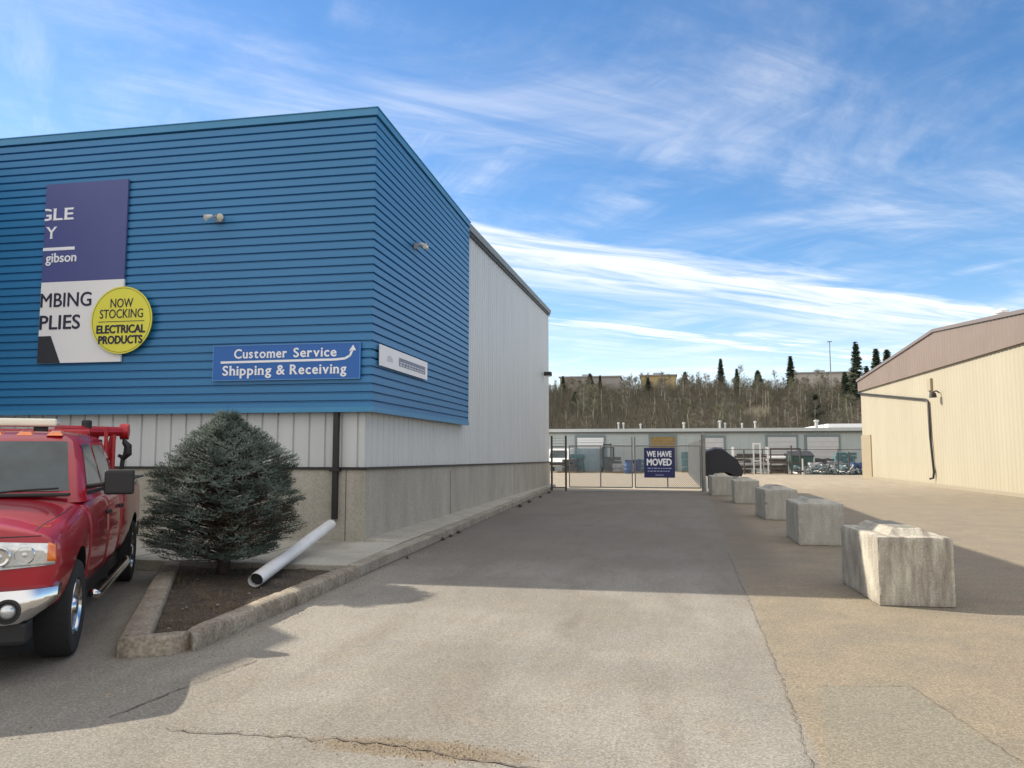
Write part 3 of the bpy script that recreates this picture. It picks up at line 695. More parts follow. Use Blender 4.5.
def solid(name, rings, mats, parent, levels, cuts, dark_idx):
    m_ = MB(); m_.loft(rings); o = m_.build(name, mats, parent)
    s_ = o.modifiers.new('s', 'SUBSURF'); s_.levels = levels; s_.render_levels = levels
    cutters = []
    for (cy, cz, rad, xa, xb) in cuts:
        c = MB(); c.lathe([(rad, xa), (rad, xb)], 'x', (0, cy, cz), 40); co = c.build('cut', mats, parent); cutters.append(co)
        b_ = o.modifiers.new('b', 'BOOLEAN'); b_.object = co; b_.operation = 'DIFFERENCE'; b_.solver = 'EXACT'
    dg = bpy.context.evaluated_depsgraph_get(); dg.update()
    me = bpy.data.meshes.new_from_object(o.evaluated_get(dg)); o.modifiers.clear(); o.data = me; me.name = name
    for c in cutters: bpy.data.objects.remove(c)
    for f in me.polygons:
        c = f.center
        f.material_index = 0
        for (cy, cz, rad, xa, xb) in cuts:
            if math.hypot(c.y-cy, c.z-cz) < rad+.004 and abs(c.x) < max(abs(xa), abs(xb)) and (math.hypot(c.y-cy, c.z-cz) > rad-.02 and abs(f.normal.x) < .4 or abs(abs(c.x)-min(abs(xa), abs(xb))) < .01): f.material_index = dark_idx
    me.shade_smooth(); me.set_sharp_from_angle(angle=R(38)); return o
AW = .395
cutsF = [(0, AW+.02, .485, .58, 1.3), (0, AW+.02, .485, -1.3, -.58)]
body = solid('body', cage(secs), [M_RED, M_BLACKP], trk, 2, cutsF, 1)
bed_secs = [(y_, .46, .93, .54, xm_, .82, .97, 1.16, .94, 1.34, .80, 1.345, 1.345) for y_, xm_ in ((2.94, .97), (3.3, .98), (3.7, 1.01), (4.3, 1.01), (4.8, .98), (5.02, .97))]
bed = solid('bed', cage(bed_secs), [M_RED, M_BLACKP], trk, 1, [(WB, AW+.02, .485, .58, 1.3), (WB, AW+.02, .485, -1.3, -.58)], 1)
bvb = BVHTree.FromObject(body, bpy.context.evaluated_depsgraph_get()); bvd = BVHTree.FromObject(bed, bpy.context.evaluated_depsgraph_get())
def patch(bv, mode, poly2, off, name, m, parent, nu=14, nv=8, thick=.01):
    """panel laid on a body surface: poly2 = 4 corners in (y,z) for sides or (x,z) for the nose"""
    a, b, c, d = [Vector(q) for q in poly2]; g_ = []; 
    for j in range(nv+1):
        for i in range(nu+1):
            q = a.lerp(b, i/nu).lerp(d.lerp(c, i/nu), j/nv)
            if mode == 'side': h_ = bv.ray_cast(Vector((2, q.x, q.y)), Vector((-1, 0, 0))); dr = Vector((1, 0, 0))
            elif mode == 'offside': h_ = bv.ray_cast(Vector((-2, q.x, q.y)), Vector((1, 0, 0))); dr = Vector((-1, 0, 0))
            else: h_ = bv.ray_cast(Vector((q.x, -3, q.y)), Vector((0, 1, 0))); dr = Vector((0, -1, 0))
            g_.append((h_[0]+dr*off) if h_[0] else None)
    m_ = MB(); idx = {}; vs_ = []
    for k, p_ in enumerate(g_):
        if p_ is not None: idx[k] = len(vs_); vs_.append(p_)
    W_ = nu+1; fs_ = []
    for j in range(nv):
        for i in range(nu):
            ks = (j*W_+i, j*W_+i+1, (j+1)*W_+i+1, (j+1)*W_+i)
            if all(k in idx for k in ks): fs_.append(tuple(idx[k] for k in ks))
    m_.add(vs_, fs_); o = m_.build(name, m, parent, smooth=True)
    sm = o.modifiers.new('t', 'SOLIDIFY'); sm.thickness = thick; sm.offset = -1 if True else 1
    return o
for side in ('side', 'offside'):
    sx = 1 if side == 'side' else -1
    for (y0, y1) in ((.56, 1.72), (1.745, 2.70)):
        dr = patch(bvb, side, [(y0+.02, .50), (y1, .50), (y1, 1.27), (y0, 1.27)], .007, 'door', M_RED, trk, 12, 12)
        hd = MB(); hd.box(.965*sx-.0, 1.005*sx, y1-.22, y1-.06, 1.06, 1.10); hd.build('handle', M_BLACKP, dr, bevel=.008)
        if y0 < 1 and side == 'side':
            dc = patch(bvb, side, [(.95, .88), (1.40, .88), (1.38, 1.04), (.97, 1.04)], .0085, 'decal', mat('dark_red_decal', (.16, .004, .012), .4, var=.6, scale=14), dr, 10, 6, .001)
# hood seams
for s_ in (-1, 1):
    pl_ = []
    for k in range(19):
        y_ = -.80+1.22*k/18; h_ = bvb.ray_cast(Vector((s_*(.80+.03*k/18), y_, 3)), Vector((0, 0, -1)))
        if h_[0]: pl_.append(h_[0]+Vector((0, 0, -.001)))
    m_ = MB(); m_.tube(pl_, .0045, 5); m_.build('hood_seam', M_BLACKP, body)
    pl_ = []
    for k in range(12):
        h_ = bvb.ray_cast(Vector((2*s_, .50+.03*math.sin(k*.3), .52+.62*k/11)), Vector((-s_, 0, 0)))
        if h_[0]: pl_.append(h_[0])
    m_ = MB(); m_.tube(pl_, .0045, 5); m_.build('fender_seam', M_BLACKP, body)
pl_ = [bvb.ray_cast(Vector((x*.05, -3, 1.075)), Vector((0, 1, 0)))[0] for x in range(-17, 18)]
m_ = MB(); m_.tube([q for q in pl_ if q], .005, 5); m_.build('hood_seam', M_BLACKP, body)
# greenhouse
gh = MB()
rg = [[(.885, .52), (.885, 2.80)], ]
def ghring(z_, hx, y0, y1, rnd_=.10):
    return [(-hx, y0+.16, z_), (-hx*.86, y0+.04, z_), (-hx*.45, y0, z_), (hx*.45, y0, z_), (hx*.86, y0+.04, z_), (hx, y0+.16, z_),
            (hx, y1-.05, z_), (hx-.06, y1, z_), (-hx+.06, y1, z_), (-hx, y1-.05, z_)]
gh.loft([ghring(1.24, .90, .46, 2.86), ghring(1.33, .885, .54, 2.84), ghring(1.60, .81, .85, 2.80), ghring(1.80, .745, 1.10, 2.75), ghring(1.87, .69, 1.22, 2.70), ghring(1.905, .58, 1.38, 2.6), ghring(1.915, .3, 1.6, 2.4)])
cab = gh.build('cab', M_RED, trk, smooth=55)
bvc = BVHTree.FromObject(cab, bpy.context.evaluated_depsgraph_get())
# windshield by casting from the nose, side glass from the side
def cast_top(bv, pts_, off, name, m, parent, dirv, nu=16, nv=10):
    a, b, c, d = [Vector(q) for q in pts_]; vs_ = []
    for j in range(nv+1):
        for i in range(nu+1):
            q = a.lerp(b, i/nu).lerp(d.lerp(c, i/nu), j/nv); h_ = bv.ray_cast(q-dirv*2, dirv); vs_.append((h_[0] if h_[0] else q)+h_[1]*off if h_[0] else q)
    m_ = MB(); W_ = nu+1; m_.add(vs_, [(j*W_+i, j*W_+i+1, (j+1)*W_+i+1, (j+1)*W_+i) for j in range(nv) for i in range(nu)]); return m_.build(name, m, parent, smooth=True)
ws = cast_top(bvc, [(-.77, .5, 1.34), (.77, .5, 1.34), (.645, 1.0, 1.80), (-.645, 1.0, 1.80)], .006, 'windshield', M_GLASS, cab, Vector((0, 1, 0)))
wp = MB()
for s_ in (-.55, .1): wp.tube([(s_+.0, .47, 1.325), (s_+.28, .50, 1.355), (s_+.60, .53, 1.37)], .010, 6)
wp.build('wiper', M_BLACKP, cab)
wt = MB(); wt.box(-.80, .80, .44, .53, 1.30, 1.33); wt.build('cowl', M_BLACKP, cab, bevel=.01)
for sx, nm in ((1, 'side'), (-1, 'offside')):
    dv = Vector((-sx, 0, 0))
    cast_top(bvc, [(sx*.9, .84, 1.345), (sx*.9, 1.70, 1.345), (sx*.78, 1.70, 1.775), (sx*.78, 1.22, 1.775)], .006, 'side_window', M_GLASS, cab, dv)
    cast_top(bvc, [(sx*.9, 1.80, 1.345), (sx*.9, 2.55, 1.345), (sx*.78, 2.50, 1.775), (sx*.78, 1.80, 1.775)], .006, 'side_window', M_GLASS, cab, dv)
    bs = MB(); bs.box(min(sx*.885, sx*.905), max(sx*.885, sx*.905), .8, 2.62, 1.30, 1.33); bs.build('belt_moulding', M_BLACKP, cab)
# clearance lamps, light bar
for x in (-.52, -.26, 0, .26, .52):
    m_ = MB(); m_.loft([[(x-.075, 1.20, 1.86), (x+.075, 1.20, 1.86), (x+.075, 1.36, 1.895), (x-.075, 1.36, 1.895)], [(x-.045, 1.25, 1.90), (x+.045, 1.25, 1.90), (x+.04, 1.33, 1.915), (x-.04, 1.33, 1.915)]])
    m_.build('clearance_lamp', M_AMBER, cab, bevel=.01)
lb = MB(); lb.box(-.60, .44, 1.70, 1.94, 1.965, 2.05); lbo = lb.build('light_bar', mat('light_bar_lens', (.80, .78, .62), .25, var=.08, coat=1), trk, bevel=.03, seg=3)
for x in (-.5, .28): lf = MB(); lf.box(x-.06, x+.06, 1.76, 1.84, 1.905, 1.966); lf.build('foot', M_BLACKP, lbo)
# front: grille, headlamps, bumper
gr_ = patch(bvb, 'nose', [(-.43, .76), (.43, .76), (.45, 1.07), (-.45, 1.07)], .012, 'grille', M_BLACKP, trk)
m_ = MB()
for q in ((-.45, .45, .745, .785), (-.45, .45, 1.045, 1.085), (-.46, -.42, .76, 1.07), (.42, .46, .76, 1.07), (-.03, .03, .78, 1.05), (-.43, .43, .90, .94)): m_.box(q[0], q[1], -.955, -.90, q[2], q[3])
m_.build('crosshair', M_CHROME, gr_, bevel=.012)
m_ = MB(); m_.lathe([(.05, -.02), (.06, 0), (.05, .01)], 'y', (0, -.965, 1.0)); m_.build('badge', M_CHROME, gr_)
for s_ in (-1, 1):
    hl = patch(bvb, 'nose', [(s_*.50, .835), (s_*.955, .865), (s_*.945, 1.02), (s_*.50, 1.05)], .014, 'headlight', M_LENS, trk, 12, 6, .02)
    for hx_, r_, z_, y_ in ((.60, .078, .935, -.915), (.76, .070, .945, -.895)):
        m_ = MB(); m_.lathe([(r_, 0), (r_, -.014), (r_*.88, -.020), (r_*.80, -.004), (r_*.35, .006), (.02, .008)], 'y', (s_*hx_, y_, z_), 24); lbw = m_.build('lamp_bowl', M_CHROME, hl, smooth=30)
        m_ = MB(); m_.lathe([(r_*.30, .004), (r_*.28, -.014), (r_*.1, -.022)], 'y', (s_*hx_, y_, z_), 14); m_.build('bulb', M_LENS, lbw, smooth=40)
    patch(bvb, 'nose', [(s_*.905, .89), (s_*.962, .89), (s_*.952, 1.01), (s_*.905, 1.03)], .017, 'turn_signal', M_AMBER, hl, 6, 5, .01)
bm_ = []
for i in range(25):
    t_ = -1+2*i/24; x = .98*math.copysign(abs(t_)**.9, t_); y = -1.03+.16*abs(t_)**6
    tp_ = max(0, abs(t_)-.72)/.28; lo_ = .44+.17*tp_**1.5
    bm_.append([(x, y+.10, lo_), (x, y+.02, lo_+.02), (x, y, lo_+.08*(1-.6*tp_)), (x, y-.004, .64), (x, y+.02, .70), (x, y+.14, .715), (x, y+.16, lo_+.05)])
m_ = MB(); m_.loft(bm_); bmp = m_.build('front_bumper', M_CHROME, trk, smooth=40)
m_ = MB(); m_.box(-.80, .80, -.93, -.70, .30, .46); m_.build('air_dam', M_BLACKP, bmp, bevel=.03)
for s_ in (-1, 1):
    m_ = MB(); m_.lathe([(.082, .02), (.088, -.014), (.07, -.016), (.062, .0), (.02, .01)], 'y', (s_*.70, -1.035, .565), 24); fg = m_.build('fog_lamp', M_BLACKP, bmp, smooth=40)
    m_ = MB(); m_.lathe([(.052, .0), (.035, -.022), (.01, -.028)], 'y', (s_*.70, -1.035, .565), 20); m_.build('lens', M_LENS, fg, smooth=40)
# wheels
def wheel(x, y, s_):
    wobj = bpy.data.objects.new('wheel', None); col.objects.link(wobj); wobj.parent = trk; wobj.location = (x, y, AW)
    m_ = MB(); m_.lathe([(.24, -.12), (.33, -.135), (.375, -.125), (.393, -.10), (.397, 0), (.393, .10), (.375, .125), (.33, .135), (.24, .12), (.23, 0)], 'x', n=44); m_.build('tyre', M_RUBBER, wobj, smooth=35)
    m_ = MB(); m_.lathe([(.24, .10*s_), (.225, .122*s_), (.205, .10*s_), (.19, .03*s_), (.10, .02*s_), (.085, .10*s_), (.06, .125*s_), (.01, .127*s_)], 'x', n=36)
    for k in range(8):
        a = k*math.pi/4; m_.lathe([(.017, .03*s_), (.017, .055*s_), (.008, .06*s_)], 'x', (0, .135*math.cos(a), .135*math.sin(a)), 8)
    m_.build('rim', M_CHROME, wobj, smooth=35)
for y in (0, WB):
    for s_ in (-1, 1): wheel(s_*.855, y, s_)
for s_ in (-1, 1):
    m_ = MB(); m_.tube([(s_*1.0, .62, .40), (s_*1.03, .72, .37), (s_*1.03, 2.95, .37), (s_*1.0, 3.1, .40)], .038, 10); m_.build('running_board', M_CHROME, trk, smooth=True)
    m_ = MB(); m_.tube([(s_*.88, .86, 1.37), (s_*1.02, .84, 1.39), (s_*1.10, .86, 1.38)], .022, 6); mr = m_.build('mirror', M_BLACKP, trk)
    m_ = MB(); m_.box(min(s_*1.03, s_*1.29), max(s_*1.03, s_*1.29), .80, .90, 1.29, 1.53); m_.build('housing', M_BLACKP, mr, bevel=.03, seg=3)
m_ = MB(); m_.box(-.86, .86, .3, 5.0, .30, .47); m_.build('underbody', M_BLACKP, trk)
for s_ in (-1, 1):
    m_ = MB(); m_.box(min(s_*.80, s_*.985), max(s_*.80, s_*.985), 2.95, 5.02, 1.34, 1.365); m_.build('bed_rail', M_BLACKP, bed, bevel=.008)
m_ = MB(); m_.box(-.95, .95, 5.02, 5.20, .50, .70); m_.build('rear_bumper', M_CHROME, trk, bevel=.03)
# boom (part of the truck: bolted to the bed)
bo_ = MB(); bo_.tube([(.50, 3.05, 1.33), (.50, 3.05, 1.95)], .055, 10); bo_.tube([(-.50, 3.05, 1.33), (-.50, 3.05, 1.95)], .055, 10)
bo_.tube([(-.55, 3.05, 1.93), (.55, 3.05, 1.93)], .045, 10)
boom = bo_.build('boom', M_REDO, trk)
m_ = MB(); m_.tube([(.20, 3.1, 1.95), (.84, 3.85, 1.97)], [.075, .06], 8); m_.tube([(.50, 3.05, 1.5), (.55, 3.6, 1.93)], .04, 8); m_.build('arm', M_REDO, boom)
m_ = MB(); m_.lathe([(.05, -.06), (.105, -.05), (.105, .05), (.05, .06)], 'x', (.84, 3.86, 1.97), 20); m_.build('sheave', M_REDO, boom, smooth=40)
m_ = MB(); m_.tube([(.74, 3.6, 1.35), (.74, 3.6, 1.92)], .032, 8); m_.tube([(.62, 3.5, 1.35), (.72, 3.75, 1.9)], .04, 8); m_.build('brace', M_REDO, boom)
m_ = MB(); m_.tube([(.84, 3.82, 1.88), (.84, 3.82, 1.80)], .02, 8); m_.tube([(.84, 3.82, 1.84), (.89, 3.82, 1.78), (.89, 3.82, 1.68), (.84, 3.82, 1.62), (.78, 3.82, 1.66)], [.03, .05, .055, .04, .02], 8)
m_.tube([(.84, 3.82, 1.66), (.82, 3.80, 1.36)], .028, 8); m_.build('hook', M_BLACKP, boom)
m_ = MB(); m_.box(.30, .62, 3.2, 3.6, 1.62, 1.86); m_.tube([(.46, 3.4, 1.9), (.46, 3.4, 2.10)], .06, 8); m_.build('winch', M_BLACKP, boom, bevel=.02)
m_ = MB(); m_.tube([(.74, 2.98, 1.33), (.74, 2.98, 1.97)], .022, 8); m_.tube([(.74, 2.98, 1.97), (.74, 2.98, 2.0)], .03, 8); m_.build('marker_post', M_REDO, boom)

# ------------------------------------------------------------------ concrete blocks
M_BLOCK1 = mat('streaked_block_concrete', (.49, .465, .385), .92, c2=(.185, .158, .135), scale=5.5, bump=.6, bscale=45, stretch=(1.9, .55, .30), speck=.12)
M_BLOCKD = mat('dark_concrete', (.19, .18, .15), .95, var=.3, scale=12)
def block_mesh(seed):
    rn = random.Random(seed); m_ = MB(); W_, L_, H_ = .80, 1.52, .76
    m_.prism([(0, 0), (W_, 0), (W_, L_), (0, L_)], .0, H_); return m_, W_, L_, H_
bl_spots = [(2.42, 9.31, 2, 'stained concrete block nearest the camera, half in sun with white edges'),
            (2.56, 15.0, -1, 'grey concrete block in shade, second in the row of blocks'),
            (2.70, 20.4, 2, 'grey concrete block in shade, third in the row, middle of five'),
            (2.56, 26.6, -2, 'greenish concrete block in shade, fourth in the row of blocks'),
            (2.16, 31.2, 1, 'farthest concrete block, beside the white bollard by the gate')]
for k, (x, y, rz, lb_) in enumerate(bl_spots):
    t_ = empty('concrete_block', (x, y, 0), R(rz)); tag(t_, lb_, 'block', 'concrete blocks lining the drive')
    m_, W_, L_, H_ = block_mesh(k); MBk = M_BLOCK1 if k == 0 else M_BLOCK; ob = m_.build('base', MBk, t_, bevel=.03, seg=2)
    bm = bmesh.new(); bm.from_mesh(ob.data); bmesh.ops.subdivide_edges(bm, edges=[e for e in bm.edges if e.calc_length() > .3], cuts=18, use_grid_fill=True)
    for q in bm.verts:
        edge_ = sum(1 for a_, b_ in ((q.co.x, W_), (q.co.y, L_), (q.co.z, H_)) if min(a_, b_-a_) < .04) > 1
        n_ = noise.noise(q.co*9+Vector((k*7, 0, 0)))*.003 + (max(0, noise.noise(q.co*14+Vector((k*5, 3, 0)))-.1)*-.05 if edge_ and q.co.z > .05 else 0)
        c_ = (q.co-Vector((W_/2, L_/2, H_/2))).normalized(); q.co += c_*n_
    bm.to_mesh(ob.data); bm.free(); ob.data.shade_smooth(); ob.data.set_sharp_from_angle(angle=R(50))
    q = MB(); cx = W_/2
    q.loft([[(cx-.25, .13, H_-.01), (cx+.25, .13, H_-.01), (cx+.25, L_-.13, H_-.01), (cx-.25, L_-.13, H_-.01)],
            [(cx-.16, .24, H_+.075), (cx+.16, .24, H_+.075), (cx+.16, L_-.24, H_+.075), (cx-.16, L_-.24, H_+.075)]])
    ky_ = q.build('key', MBk, t_, bevel=.008)
    q = MB(); q.box(cx-.12, cx+.12, .30, L_-.30, H_+.072, H_+.079); q.build('dark_key_panel', M_BLOCKD, ky_)  # thin darker panel laid on top of the key
bo = empty('bollard', (2.14, 34.3, 0)); tag(bo, 'short white bollard standing at the right end of the gate', 'bollard')
m_ = MB(); m_.lathe([(.075, 0), (.075, .62), (.06, .66), (.02, .67)], 'z', n=20); m_.build('post', M_PIPEW, bo, smooth=40)
m_ = MB(); m_.lathe([(.12, 0), (.11, .03)], 'z', n=20); m_.build('base_plate', M_GALV, bo)

# tarp-covered load behind the last block
tp = empty('covered_trailer', (2.3, 36.2, 0)); tag(tp, 'small trailer covered with a black sagging tarp behind the last block', 'trailer')
prof_ = [(-.06, .45), (-.08, 1.3), (-.03, 1.78), (.42, 1.93), (.72, 1.90), (1.0, 1.66), (1.32, 1.42), (1.50, 1.12), (1.60, .85), (1.52, .62), (1.2, .66), (.9, .80), (.45, .78), (.22, .6)]
rings = []
for i in range(9):
    t_ = i/8; y = 2.2*t_
    rings.append([(px_+.025*noise.noise(Vector((px_*3, y*3, pz_*3))), y+.03*noise.noise(Vector((px_*4, pz_*4, 1))), pz_*(.90+.10*math.sin(math.pi*min(1, t_*1.2+.2)))+.03*noise.noise(Vector((px_*5, y*2, 5)))) for px_, pz_ in prof_])
m_ = MB(); m_.loft(rings); m_.build('tarp', M_TARP, tp, smooth=60)
m_ = MB(); m_.box(.08, 1.4, .1, 2.1, .50, .62); m_.box(.7, .8, -.7, .1, .48, .56); m_.build('deck', M_GALV, tp)
for x in (.1, 1.35):
    m_ = MB(); m_.lathe([(.1, -.08), (.30, -.08), (.32, 0), (.30, .08), (.1, .08)], 'x', (x, 1.2, .32), 24); m_.build('wheel', M_RUBBER, tp, smooth=40)

# ------------------------------------------------------------------ chain-link fences and gate
M_WIRE = mat('fence_wire', (.30, .32, .33), .5, .5, .1)
M_POST = mat('fence_post', (.22, .22, .21), .5, .4, .2)
M_POSTD = mat('weathered_post', (.07, .06, .055), .7, .2, .2)
def mesh_panel(m_, a, b, z0, z1, sp=.11, r_=.0035):
    a, b = Vector((*a, 0)), Vector((*b, 0)); Ln = (b-a).length; d = (b-a).normalized(); H_ = z1-z0; nn = Vector((-d.y, d.x, 0))
    k = -H_
    while k < Ln:
        for sgn in (1, -1):
            s0, s1 = max(0, k), min(Ln, k+H_)
            if s1 <= s0: continue
            za, zb_ = (s0-k), (s1-k)
            if sgn < 0: za, zb_ = H_-za, H_-zb_
            p, q = a+d*s0+Vector((0, 0, z0+za)), a+d*s1+Vector((0, 0, z0+zb_))
            t_ = (q-p).normalized(); u_ = t_.cross(nn)*r_
            m_.add([p-u_, p+u_, q+u_, q-u_], [(0, 1, 2, 3)])
            w_ = nn*r_; m_.add([p-w_, p+w_, q+w_, q-w_], [(0, 1, 2, 3)])
        k += sp
def fence(name, a, b, n_posts, label, h_=2.0, rails=(1.95, .1), post=.035, mp=M_POST, barb=False, sp=.11, post_h=None):
    a, b = Vector(a), Vector(b); t_ = empty(name, (a.x, a.y, 0)); tag(t_, label, 'fence'); dd = b-a
    m_ = MB(); mesh_panel(m_, (0, 0), (dd.x, dd.y), .08, h_-.04, sp); m_.build('wire_mesh', M_WIRE, t_)
    for i in range(n_posts):
        p = dd*i/(n_posts-1); q = MB(); q.tube([(p.x, p.y, 0), (p.x, p.y, (post_h or h_)+.04)], post, 8); q.build('post', mp, t_)
    for z_ in rails: q = MB(); q.tube([(0, 0, z_), (dd.x, dd.y, z_)], .022, 6); q.build('rail', mp, t_)
    if barb:
        for z_ in (h_+.12, h_+.24, h_+.36): q = MB(); q.tube([(0, 0, z_), (dd.x, dd.y, z_)], .009, 4); q.build('barbed_wire', mp, t_)
    return t_
fence('chain_link_fence', (-4.5, 34), (-3.87, 34), 2, 'narrow chain link panel between the white wall and the gate', 1.95, (1.93, .15), .045, M_POSTD, True, post_h=2.38)
fence('chain_link_fence', (2.08, 34.2), (2.5, 60), 12, 'chain link fence running back from the right gate post', 2.3, (2.28, .1), .04, M_POST, False, .10)
fence('chain_link_fence', (2.6, 61), (27, 61.5), 10, 'long chain link fence across the storage yard', 1.9, (1.88,), .035, M_POSTD, False, .16)
gp = MB(); gp.tube([(0, 0, 0), (0, 0, 2.42)], .085, 12); gp.lathe([(.09, 2.42), (.05, 2.50), (.01, 2.52)], 'z', n=12); o = gp.build('gate_post', M_POST); o.location = (2.02, 34, 0); tag(o, 'thick galvanised gate post beside the white bollard', 'post')
gate = []
for k, (x0, x1) in enumerate(((-3.72, -.98), (-.86, 1.90))):
    t_ = empty('gate_leaf', (x0, 34, 0)); W_ = x1-x0
    tag(t_, ('left chain link gate leaf next to the white wall', 'right chain link gate leaf carrying the navy sign')[k], 'gate', 'double gate leaves')
    f = MB(); H0, H1 = .17, 1.97
    for p, q in (((0, H0), (0, H1+(.38 if k == 1 else 0))), ((W_, H0), (W_, H1+(.38 if k == 0 else 0))), ((0, H0), (W_, H0)), ((0, H1), (W_, H1)), ((W_/2, H0), (W_/2, H1))):
        f.tube([(p[0], 0, p[1]), (q[0], 0, q[1])], .026, 8)
    f.build('frame', M_POST, t_)
    m_ = MB(); mesh_panel(m_, (0, 0), (W_, 0), H0, H1, .085, .005); m_.build('wire_mesh', M_WIRE, t_)
    b_ = MB()
    for z_ in (2.1, 2.22): b_.tube([(0, 0, z_), (W_, 0, z_)], .007, 4)
    b_.build('barbed_wire', M_WIRE, t_)
latch = MB(); latch.box(-.98, -.86, 33.95, 33.99, 1.0, 1.12)
ms = empty('notice_sign', (.18, 33.93, .62)); tag(ms, 'dark navy WE HAVE MOVED sign hung on the gate', 'sign')
MX = Matrix.Translation((-.18, -33.93, -.62))
def MS(): m_ = MB(); m_.T = MX; return m_
p = MS(); p.box(-.47, .83, 33.92, 33.945, .60, 1.88); p.build('panel', M_DNAVY, ms)
lettering('WE HAVE', .34, M_INKW, ms, MX @ frame_front(-.36, 33.915, 1.50), 1.06, bold=.014)
lettering('MOVED', .40, M_INKW, ms, MX @ frame_front(-.36, 33.915, 1.13), 1.06, bold=.018)
p = MS()
for z_, w_ in ((.98, 1.0), (.86, 1.0)):
    xq = -.32
    while xq < -.32+w_-.12:
        l_ = random.uniform(.05, .14); p.box(xq, xq+l_, 33.912, 33.918, z_, z_+.04); xq += l_+.04
p.box(.0, .35, 33.912, 33.918, .70, .725)
p.build('small_print', mat('small_print', (.35, .38, .6), .6), ms)

# ------------------------------------------------------------------ beige building on the right
bb = empty('beige_building', (13.6, 40.4, 0)); tag(bb, 'beige ribbed metal building with a brown gable band', 'building')
def BB(): m_ = MB(); m_.T = Matrix.Translation((-13.6, -40.4, 0)); return m_
WX = 13.6
def ztop(y): return 7.64 - .078*abs(y-40.4)
m_ = BB(); bot, top = [], []
y = 54.75
while y > 25.9:
    for dy, o_ in ((0, 0), (.04, .018), (.10, .018), (.14, 0)):
        bot.append((WX-.0-o_, y-dy, 0)); top.append((WX-o_, y-dy, 5.80))
    y -= .36
m_.loft([bot, top], cap=False, closed=False); m_.build('beige_cladding', M_BEIGE, bb)
m_ = BB(); bot, top = [], []
y = 55.0
while y > 25.7:
    for dy, o_ in ((0, .11), (.04, .128), (.10, .128), (.14, .11)):
        bot.append((WX-o_, y-dy, 5.74)); top.append((WX-o_, y-dy, ztop(y-dy)))
    y -= .36
m_.loft([bot, top], cap=False, closed=False)
m_.quad((WX-.135, 55.0, 5.74), (WX+.01, 55, 5.74), (WX+.01, 55, 6.48), (WX-.135, 55, 6.48)); m_.quad((WX-.13, 55.0, 5.745), (WX+.0, 55, 5.745), (WX+.0, 25.8, 5.745), (WX-.13, 25.8, 5.745))
m_.build('brown_band', M_BROWN, bb)
m_ = BB()
for y0, y1 in ((55.12, 40.4), (40.4, 25.7)):
    m_.loft([[(x_, yy, ztop(yy)+dz) for x_, dz in ((WX-.19, -.10), (WX+.1, -.10), (WX+.1, .05), (WX-.19, .05))] for yy in (y0, y1)])
m_.build('rake_trim', mat('brown_trim', (.16, .13, .12), .5), bb)
m_ = BB()
m_.quad((WX-.1, 55.1, 6.50), (45, 55.1, 6.50), (45, 40.4, 7.64), (WX-.1, 40.4, 7.64)); m_.quad((WX-.1, 40.4, 7.64), (45, 40.4, 7.64), (45, 25.7, 6.50), (WX-.1, 25.7, 6.50)); m_.build('roof', M_ROOFM, bb)
m_ = BB(); m_.quad((WX, 54.75, 0), (45, 54.75, 0), (45, 54.75, 6.48), (WX, 54.75, 6.48)); m_.quad((WX, 25.9, 0), (45, 25.9, 0), (45, 25.9, 6.48), (WX, 25.9, 6.48)); m_.build('end_walls', M_BEIGE, bb)
m_ = BB(); m_.box(WX-.07, WX+.2, 52.6, 54.85, 0, 2.80); m_.build('tan_corner_panel', M_TAN, bb)
m_ = BB(); m_.box(WX-.075, WX-.05, 26, 52.6, 0, .14); m_.build('base_flashing', mat('tan_flashing', (.29, .25, .18), .6), bb)
m_ = BB(); m_.tube([(WX-.16, 54.8, 5.62), (WX-.10, 42.0, 4.34), (WX-.09, 41.72, 4.2), (WX-.09, 41.65, 2.5), (WX-.09, 41.35, .7), (WX-.12, 41.4, .42), (WX-.25, 41.5, .38)], .055, 8); m_.build('downpipe', M_DARK, bb, smooth=50)
m_ = BB(); m_.box(WX-.12, WX, 41.2, 41.75, 4.75, 5.35)
m_.build('vent_grille', mat('vent_grey', (.33, .28, .2), .6), bb)
lo = empty('wall_lamp', (WX-.05, 40.2, 4.45)); tag(lo, 'small black wall lamp on the beige building', 'lamp')
m_ = MB(); m_.tube([(0, 0, .1), (-.15, 0, .2), (-.30, 0, .12)], .035, 8); m_.build('arm', M_DARK, lo); m_ = MB(); m_.lathe([(.03, .16), (.14, .08), (.17, -.12), (.15, -.13)], 'z', (-.30, 0, .0), 20); m_.build('shade', M_DARK, lo, smooth=40)
m_ = MB(); m_.lathe([(.14, 0), (.14, .3), (.26, .32), (.26, .42), (.05, .52)], 'z', n=16); o = m_.build('roof_vent', M_PIPEW, smooth=40); o.location = (14.2, 34.6, 7.1); tag(o, 'small white mushroom vent on the brown gable roof edge', 'vent')

# ------------------------------------------------------------------ low grey-blue building across the back
YB = 70.
fb = empty('workshop_building', (10, YB, 0)); tag(fb, 'long low blue-grey workshop with roller doors below the wooded hill', 'building')
def FB(): m_ = MB(); m_.T = Matrix.Translation((-10, -YB, 0)); return m_
m_ = FB(); bot, top = [], []
x = -55.
while x < 60:
    for dx_, o_ in ((0, 0), (.05, .04), (.14, .04), (.19, 0)): bot.append((x+dx_, YB-o_, 0)); top.append((x+dx_, YB-o_, 3.45))
    x += .9
m_.loft([bot, top], cap=False, closed=False); m_.build('wall', M_GREYBLUE, fb)
m_ = FB(); m_.box(-55, 60, YB+.1, YB+18, 0, 3.5); m_.build('shell', M_GREYBLUE, fb)
m_ = FB(); m_.box(-55.2, 60.2, YB-.35, YB+18.3, 3.50, 3.78); m_.build('fascia', mat('fascia_grey', (.47, .50, .50), .5, var=.05), fb)
